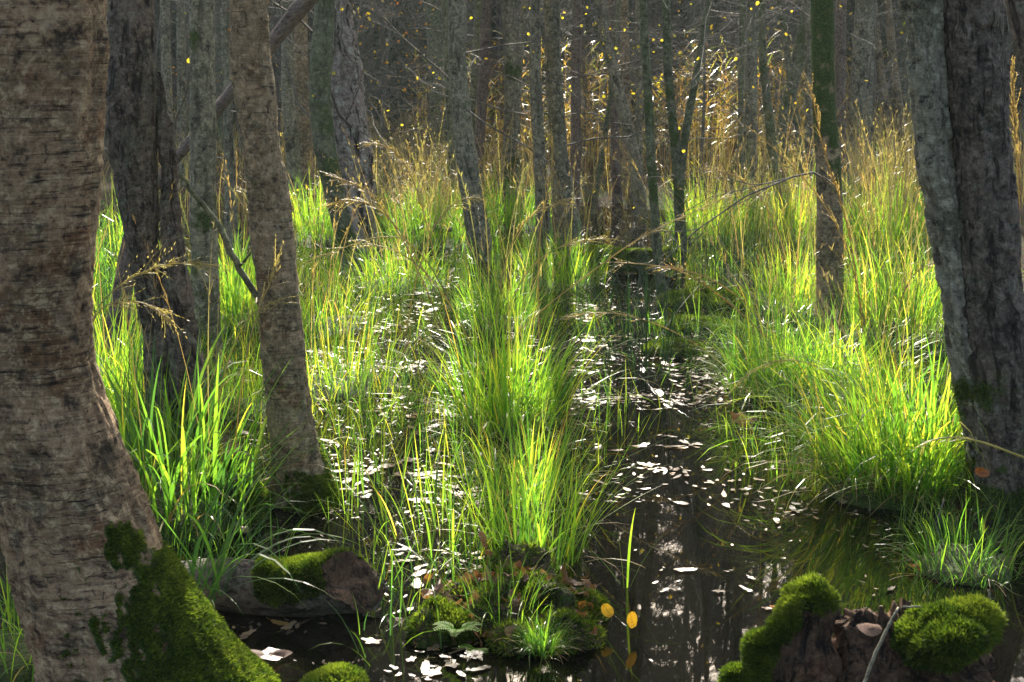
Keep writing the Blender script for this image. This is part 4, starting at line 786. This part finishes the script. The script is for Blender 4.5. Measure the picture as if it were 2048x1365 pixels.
cushion('moss_cushion', 'dark mossy lump between the ragged dark tree and the leaning birch foot', onz(470, 1030) + np.array([0, 0, .02]), (.10, .13, .15), 12000, tint=.45)
p = onz(1225, 548); rt = tag(empty('mossy_log', p), 'low log with a sunlit moss top lying across the water behind the lone thin trunk', 'log')
mb = MB(); x0, x1 = at(1125, 530, p[1]), at(1345, 514, p[1]); t_ = np.linspace(0, 1, 40); V = tube(mb, x0 + (x1 - x0) * t_[:, None] + np.array([0, 0, 1]) * (.03 * np.sin(t_ * 6))[:, None], .075, 24, cap=True, moss=.9, rough=.2); mb.build('bark', M['wood'], rt)
f = MB(); N_ = norm(V - V.mean(1, keepdims=True)); fuzz_on(f, V, N_, 9000, (.01, .025), .005, .75, .5, sstep(.1, .6, N_[..., 2])); f.build('moss', M['moss'], rt, smooth=False)
for (px, py, rx, rz, lab) in ((1390, 655, .24, .045, 'mossy hump with dead leaves left of the olive tussock'), (1410, 605, .28, .055, 'mossy stump hump below the low-forking trunk'), (1345, 705, .15, .05, 'low wet moss mound at the water edge by the dark rushes')):
    c = onz(px, py); rt = tag(empty('moss_mound', c), lab, 'moss mound'); m = MB(); V, N = dome(m, c, rx, rx * .8, rz, amp=.3, fr=7, moss=.6); m.build('root_mound', M['wood'], rt)
    f = MB(); fuzz_on(f, V, N, 4500, (.012, .03), .006, .6, .5, sstep(.0, .5, N[..., 2] + .5 * fbm(V * 8, 2)) * (V[..., 2] > 0)); f.build('moss', M['moss'], rt, smooth=False)

# rotten stump, lower right
def stump():
    Y = 2.85; base = at(1740, 1500, Y) * np.array([1, 1, 0])
    root = tag(empty('tree_stump', base), 'rotten dark stump with bright moss caps and a tall left spike at the lower right', 'stump')
    def spire(name, pts, seed, flute=.10, sides=72, jag=.0, moss=0):
        P = np.array([at(cx, py, yy) for py, cx, w, yy in pts]); r = np.array([.5 * w * mpp(yy, py) for py, cx, w, yy in pts]); t = np.linspace(0, 1, len(P)); tt = np.linspace(0, 1, 60)
        C = np.stack([np.interp(tt, t, P[:, i]) for i in range(3)], -1); rr = np.interp(tt, t, r); th = np.linspace(0, 2 * np.pi, sides, endpoint=False)
        D = np.stack([np.cos(th), np.sin(th) * .8, np.zeros(sides)], -1); loc = np.stack([np.cos(th)[None] * rr[:, None], np.sin(th)[None] * rr[:, None], np.broadcast_to(tt[:, None] * .4, (60, sides))], -1) + seed
        rad = rr[:, None] * (1 + flute * fbm(loc * np.array([70, 70, 5.0]), 3) + .16 * fbm(loc * np.array([18, 18, 14.0]), 3)); V = C[:, None] + D[None] * rad[..., None]
        if jag: V[..., 2] += jag * (sstep(.5, 1, tt)[:, None]) * fbm(np.stack([np.cos(th) * 3 + seed, np.sin(th) * 3, 0 * th], -1), 3)[None]
        V = V[::1]; mb = MB(); V2 = V if V[-1, 0, 2] > V[0, 0, 2] else V[::-1]; grid_add(mb, V2, loc, moss); mb.build(name, M['wood'], root); return V2
    spire('wood_spike', [(1480, 1600, 180, Y), (1365, 1605, 135, Y), (1300, 1610, 120, Y), (1240, 1618, 100, Y), (1200, 1620, 92, Y), (1180, 1622, 70, Y)], 1.3, .16)
    spire('wood_block', [(1500, 1760, 330, Y + .05), (1365, 1752, 230, Y + .05), (1300, 1750, 190, Y + .05), (1250, 1752, 170, Y + .05), (1232, 1760, 120, Y + .05)], 4.1, .2, jag=.05)
    spire('wood_splinter', [(1320, 1768, 36, Y), (1260, 1766, 26, Y), (1212, 1762, 8, Y)], 6.1, .3, 24)
    spire('wood_block', [(1500, 1900, 260, Y - .02), (1365, 1915, 150, Y - .02), (1335, 1905, 120, Y - .02), (1318, 1900, 70, Y - .02)], 8.8, .25, jag=.03)
    spire('wood_block', [(1500, 1890, 240, Y + .06), (1365, 1890, 190, Y + .06), (1300, 1890, 170, Y + .06), (1240, 1890, 130, Y + .06)], 11.2, .2)
    spire('wood_spike', [(1500, 1510, 90, Y - .02), (1365, 1518, 56, Y - .02), (1300, 1520, 44, Y - .02), (1285, 1520, 30, Y - .02)], 13.0, .2, 40)
    def cap(px, py, yy, rx, ry, rz, n, tint, L=(.008, .022)):
        c = at(px, py, yy); rx *= .84; rz *= .86; mb = MB(); V, N = dome(mb, c, rx, ry, rz, 70, 36, .5, 19, 1, .0, -.6); fuzz_on(mb, V, N, n, L, .0036, tint, .7, sstep(-.75, .1, fbm(V * 26, 2) + N[..., 2])); mb.build('moss_cap', M['moss'], root, smooth=False)
    m = mpp(Y, 1250)
    cap(1618, 1205, Y, 54 * m, .045, 40 * m, 11000, .55); cap(1578, 1235, Y - .01, 26 * m, .03, 46 * m, 6000, .5); cap(1560, 1260, Y - .01, 20 * m, .025, 28 * m, 3500, .5)
    cap(1892, 1266, Y - .03, 92 * m, .09, 62 * m, 22000, .55); cap(1935, 1246, Y - .01, 52 * m, .05, 40 * m, 8000, .75); cap(1850, 1300, Y - .04, 46 * m, .05, 36 * m, 6000, .4)
    cap(1518, 1300, Y - .02, 25 * m, .025, 32 * m, 6000, .6); cap(1512, 1350, Y - .03, 20 * m, .025, 46 * m, 4000, .5); cap(1468, 1368, Y - .02, 30 * m, .03, 44 * m, 6000, .6); cap(1446, 1400, Y - .02, 32 * m, .03, 38 * m, 4000, .6)
    return Y
SY = stump()
stick('dead_twig', 'pale bare stick leaning across the front of the rotten stump', [at(1715, 1400, 2.66), at(1745, 1320, 2.68), at(1775, 1255, 2.7), at(1798, 1215, 2.72), at(1842, 1214, 2.74)], [.0035, .0035, .003, .0025, .002], 'alder')
stick('dead_twig', 'thin upright twig behind the moss cushion of the rotten stump', [at(1978, 1290, 2.9), at(1984, 1230, 2.9), at(1978, 1180, 2.9)], [.003, .003, .002], 'twig')

# mossy hummock, bottom centre
hc = onz(1020, 1262); hroot = tag(empty('moss_hummock', hc), 'small mossy hummock with dead leaves and ferns in the water at bottom centre', 'hummock')
m = MB(); parts = []
for (px, py, rx, ry, rz) in ((1010, 1235, .20, .13, .10), (900, 1265, .10, .09, .055), (1110, 1275, .11, .08, .06), (1030, 1190, .13, .09, .12), (1160, 1240, .08, .07, .045), (1040, 1290, .09, .06, .04)):
    V, N = dome(m, onz(px, py), rx, ry, rz, 60, 24, .6, 14, .45); parts.append((V, N))
m.build('peat', M['wood'], hroot)
f = MB()
for V, N in parts: fuzz_on(f, V, N, 7000, (.005, .024), .0032, .5, .8, np.where(fbm(V * 13, 3) > -.05, 1, .12) * (V[..., 2] > -.005))
f.build('moss', M['moss'], hroot, smooth=False)
TS('fine bright green tuft on the front of the mossy hummock', 1085, 1285, .045, 260, (.07, .15), (.15, .5), .0026, .8, 1.3, z=.045, mnd=False)
TS('thin grass sprouting from the top of the mossy hummock', 1010, 1200, .10, 70, (.10, .24), (.3, .6), .003, .7, 1.0, z=.10, mnd=False)
def fern(label, px, py, z, az, L, n=9):
    p = onz(px, py, z); root = tag(empty('fern', p), label, 'fern')
    for a in az:
        mb = MB(); t = np.linspace(0, 1, n + 3); d = np.array([math.cos(a), math.sin(a), 0]); C = p + d * (t * L)[:, None] + np.array([0, 0, 1]) * (L * (.75 * t - .6 * t * t))[:, None]; tube(mb, C, np.linspace(.0015, .0006, n + 3), 4)
        for s in (-1, 1):
            w = L * .38 * (1 - t[2:-1]) ** .8 + .006; m_ = len(w); blades(mb, C[2:-1], np.full(m_, a + s * 1.15), w, L * .085, np.full(m_, 1.35), np.full(m_, .5), 3, rng.random(m_), 0, None, 0, .15)
        mb.build('frond', M['fern'], root, smooth=False)
fern('bright green fern on the left front of the mossy hummock', 915, 1262, .05, (3.5, 2.9, 5.8, .2, 4.6), .065)
fern('tiny green fern sprig at the front water edge of the hummock', 955, 1300, .02, (4.2, 5.2, 3.3), .05, 6)

# ------------------------------------------------------------------ leaves that lie or stand as single things
def leaf_mesh(mat, seed, n=14, aspect=1.0, curl=.1, tint=.5, serr=.04, lobes=0):
    th = np.linspace(0, 2 * np.pi, n * 2, endpoint=False); r0 = .5 * (1 + .10 * np.cos(th) + .08 * np.cos(2 * th)) ; r0 = r0 * (1 + serr * rng.normal(0, 1, len(th)))
    if lobes: r0 = r0 * (1 + .22 * np.cos(lobes * th))
    out = np.stack([np.cos(th) * r0, np.sin(th) * r0 * aspect, np.zeros(len(th))], -1); V = np.stack([out * s for s in (.04, .4, .72, 1.0)]); a, b = rng.uniform(-1, 1, 2)
    V[..., 2] = curl * (V[..., 0] ** 2 * (1 + a) * 2 + V[..., 1] ** 2 * 2 * b + .25 * fbm(V * 3 + seed * 5, 2)); mb = MB(); k, m = V.shape[:2]
    grid_add(mb, V[::-1], V[::-1].copy(), 0, tint=tint + rng.uniform(-.1, .1)); s = np.array([[-.45, 0, 0], [-.7, .03, .03], [-.85, .07, .04]]); tube(mb, s, .012, 4, tint)
    return mb.mesh('leaf', mat)
FL = [leaf_mesh(M['float'], i, 12, rng.uniform(.34, .7), .05, (.05, .3, .5, .15, .8, .4)[i % 6], .09, (0, 3, 0, 5)[i % 4]) for i in range(16)]
def scatter_float():
    regs = [(600, 560, 960, 700, 420), (620, 700, 960, 860, 420), (640, 860, 1000, 1040, 190), (700, 1040, 960, 1240, 80), (1000, 640, 1420, 760, 260), (1130, 760, 1560, 900, 230), (1150, 900, 1560, 1020, 90), (1230, 1020, 1760, 1200, 24), (1560, 960, 1760, 1040, 40), (640, 1270, 960, 1365, 60), (1150, 1200, 1320, 1330, 12), (1760, 1040, 2048, 1365, 24), (420, 640, 520, 900, 30), (1130, 560, 1330, 640, 60), (660, 440, 900, 560, 160), (1330, 1130, 1560, 1230, 12), (440, 1240, 640, 1340, 20)]
    P = []
    for x0, y0, x1, y1, n in regs:
        m = n * 4; Y = rng.uniform(dist_of(y1), dist_of(y0), m); px = rng.uniform(x0, x1, m); X = (px - 1024) / FPX * Y * 1.02; B = np.stack([X, Y, np.zeros(m)], -1)
        k = fbm(B * np.array([2.2, 3.0, 1]) + 9, 3) + rng.normal(0, .45, m); P.append(B[np.argsort(-k)[:n]])
    P = np.concatenate(P); P = P[ground_h(P[:, 0], P[:, 1]) < -.005]; P = P[np.argsort(P[:, 1])]
    return P
FP = scatter_float()
for i, p in enumerate(FP[:300]):
    s = min(.06, .011 + rng.exponential(.013)); o = bpy.data.objects.new('floating_leaf', FL[i % 16]); COL.objects.link(o); o.location = (p[0], p[1], .006); o.rotation_euler = (rng.normal(0, .05), rng.normal(0, .05), rng.uniform(0, 6.28)); o.scale = (s, s, s)
    tag(o, 'pale shining fallen leaf floating flat on the dark water', 'floating leaf', 'leaves floating on the bog water')
mb = MB()
for i, p in enumerate(FP[300:]):
    me = FL[i % 16]; n = len(me.vertices); co = np.empty(n * 3, np.float32); me.vertices.foreach_get('co', co); co = co.reshape(-1, 3).astype(float); a = rng.uniform(0, 6.28); s = min(.06, .016 + rng.exponential(.014))
    rx, ry = rng.normal(0, .06, 2); c = np.stack([co[:, 0] * math.cos(a) - co[:, 1] * math.sin(a), co[:, 0] * math.sin(a) + co[:, 1] * math.cos(a), co[:, 2]], -1); c[:, 2] += rx * c[:, 0] + ry * c[:, 1]
    nq = 3 * 24; q = [tuple(f.vertices) for f in me.polygons if len(f.vertices) == 4]; t = [tuple(f.vertices) for f in me.polygons if len(f.vertices) == 3]
    mb.add(c * s + p + np.array([0, 0, .006]), q, t, rng.uniform(.1, .9))
tag(mb.build('far_floating_leaves', M['float']), 'mass of small shining leaves floating on the farther water', 'floating leaf', None, 'stuff')

def debris():
    mb = MB(); m = 26000; Y = rng.uniform(3.3, 13, m); X = (rng.uniform(420, 1600, m) - 1024) / FPX * Y; B = np.stack([X, Y, np.full(m, .005)], -1)
    k = fbm(B * np.array([1.8, 2.6, 1]) + 3, 4) - 1.2 * sstep(.05, .3, X) * sstep(6.0, 4.6, Y) + rng.normal(0, .15, m); B = B[np.argsort(-k)[:9000]]; n = len(B)
    leaves(mb, B, rng.uniform(.006, .024, n), rng.random(n), .93, 0, rng.uniform(.3, 1.2)); tag(mb.build('water_debris', M['float']), 'scum of tiny leaf scraps and seeds glinting on the water', 'debris', None, 'stuff')
debris()
def lone_leaf(label, px, py, Y, size, tint, rot, mat='dead', aspect=.8, curl=.3, lobes=0, z=None):
    Y = Y * (.955 if py > 1040 else 1); p = at(px, py, Y) if z is None else onz(px, py, z)
    me = leaf_mesh(M[mat], px * .1, 14, aspect, curl, tint, .03, lobes); o = bpy.data.objects.new('fallen_leaf', me); COL.objects.link(o); o.location = p; o.rotation_euler = rot; o.scale = (size,) * 3
    return tag(o, label, 'leaf')
LIT = [leaf_mesh(M['dead'], i * 3.1, 12, rng.uniform(.45, .8), .5, (.1, .35, .5, .7, .95)[i % 5], .05, (0, 0, 4)[i % 3]) for i in range(9)]
for i in range(120):
    p = onz(rng.uniform(850, 1190), rng.uniform(1175, 1295)); z = .01 + .10 * math.exp(-((p[0] - hc[0]) / .17) ** 2 - ((p[1] - hc[1] - .12) / .13) ** 2)
    o = bpy.data.objects.new('fallen_leaf', LIT[i % 9]); COL.objects.link(o); o.location = (p[0], p[1], z + rng.uniform(0, .025)); o.rotation_euler = (rng.normal(.5, .5), rng.normal(0, .5), rng.uniform(0, 6.28)); s_ = rng.uniform(.02, .055); o.scale = (s_,) * 3
    tag(o, 'brown dead leaf in the litter heap on the mossy hummock', 'leaf', 'leaf litter on the hummock')
lone_leaf('round orange-yellow leaf standing upright at the right end of the hummock', 1263, 1238, 3.62, .042, .42, (1.2, 1.3, .35), 'gold', .95, .1)
lone_leaf('yellow leaf standing on the right shoulder of the hummock', 1214, 1220, 3.68, .036, .5, (1.0, .8, -.5), 'gold', .9, .15)
lone_leaf('crumpled orange leaf between the hummock top and its yellow leaves', 1165, 1215, 3.75, .045, .7, (.9, .3, .4), 'gold', .8, .5)
lone_leaf('large brown oak leaf standing at the edge of the olive tussock', 1478, 838, 5.6, .10, .75, (1.1, .2, .3), 'dead', .6, .3, 5)
lone_leaf('pale tan leaf with veins propped on the hummock front', 1022, 1265, 3.55, .06, .45, (.9, .2, .9), 'dead', .62, .1)
lone_leaf('tan folded leaf on the left slope of the hummock', 930, 1215, 3.7, .055, .5, (1.2, .3, 1.2), 'dead', .55, .4)
lone_leaf('dark brown round leaf on the crest of the hummock', 1032, 1165, 3.85, .05, .4, (1.1, .2, .1), 'dead', .9, .2)
lone_leaf('broad brown leaf behind the hummock crest', 1065, 1128, 3.95, .06, .6, (1.1, .4, .4), 'dead', .7, .3)
lone_leaf('red-brown pointed leaf upright in the middle of the hummock', 1036, 1200, 3.72, .05, .85, (1.4, 1.2, .2), 'dead', .45, .3)
lone_leaf('purplish brown leaf at the far left end of the hummock', 868, 1220, 3.75, .04, .2, (1.2, .9, .1), 'dead', .5, .5)
lone_leaf('brown leaf hanging in the sedge above the hummock', 966, 1078, 4.0, .05, .35, (1.3, 1.2, .5), 'dead', .5, .4)
lone_leaf('orange scrap of leaf in the sedge above the hummock', 975, 1105, 4.0, .025, .8, (1, .5, .5), 'dead', .8, .5)
lone_leaf('yellow leaf low in the huge bright tussock', 1821, 942, 4.75, .04, .3, (1.2, .2, .2), 'gold', .9, .2)
lone_leaf('rusty leaf caught in the middle of the huge bright tussock', 1757, 800, 4.9, .045, .95, (1.2, .6, .2), 'dead', .6, .5)
lone_leaf('red-brown leaf low at the left of the huge bright tussock', 1702, 955, 4.8, .045, 1.0, (1.2, .6, .2), 'dead', .6, .5)
lone_leaf('dark red leaf on the twig before the great twin birch', 1958, 945, 4.15, .045, .95, (1.2, .3, .2), 'dead', .7, .5)
lone_leaf('brown dead leaf curled on the water in front of the fallen log', 535, 1310, 3.5, .09, .4, (.2, .2, .5), 'dead', .6, .4, 5, z=.02)
lone_leaf('tan leaf lying on the dark mossy lump', 480, 1018, 4.45, .035, .6, (.9, .3, .3), 'dead', .8, .3)
lone_leaf('light leaf resting at the foot of the dark mossy lump', 488, 1058, 4.4, .035, .6, (.7, .3, .9), 'dead', .8, .3)
lone_leaf('pale leaf tucked between the spikes of the rotten stump', 1735, 1258, 2.8, .06, .5, (.5, .2, .5), 'dead', .6, .3)
lone_leaf('orange leaf floating beside the spike of the rotten stump', 1552, 1218, 3.8, .05, .95, (.3, .2, .5), 'dead', .6, .3, 0, z=.02)
lone_leaf('orange leaf lying on the water before the great twin birch', 1835, 1133, 4.1, .06, .95, (.4, .2, .2), 'dead', .6, .4, 0, z=.015)
lone_leaf('brown leaf lying by the foot of the great twin birch', 2010, 1118, 4.2, .06, .4, (.6, .2, .5), 'dead', .7, .3)

# ------------------------------------------------------------------ the damp air of the wood: one even volume round everything
mb = MB(); x0, x1, y0, y1, z0, z1 = -330, 330, -330, 340, -4, 24
c8 = [(x, y, z) for z in (z0, z1) for y in (y0, y1) for x in (x0, x1)]
mb.add(c8, [(0, 2, 3, 1), (4, 5, 7, 6), (0, 1, 5, 4), (2, 6, 7, 3), (0, 4, 6, 2), (1, 3, 7, 5)])
T = NT('damp_air'); pv = T.n('VolumePrincipled'); pv.inputs['Color'].default_value = (.82, .93, .90, 1); pv.inputs['Density'].default_value = 0.0011; pv.inputs['Anisotropy'].default_value = 0.35; T.l(pv.outputs[0], T.out.inputs['Volume'])
tag(mb.build('haze', T.m, smooth=False), 'pale sunlit haze hanging among the trunks', 'haze', None, 'stuff')
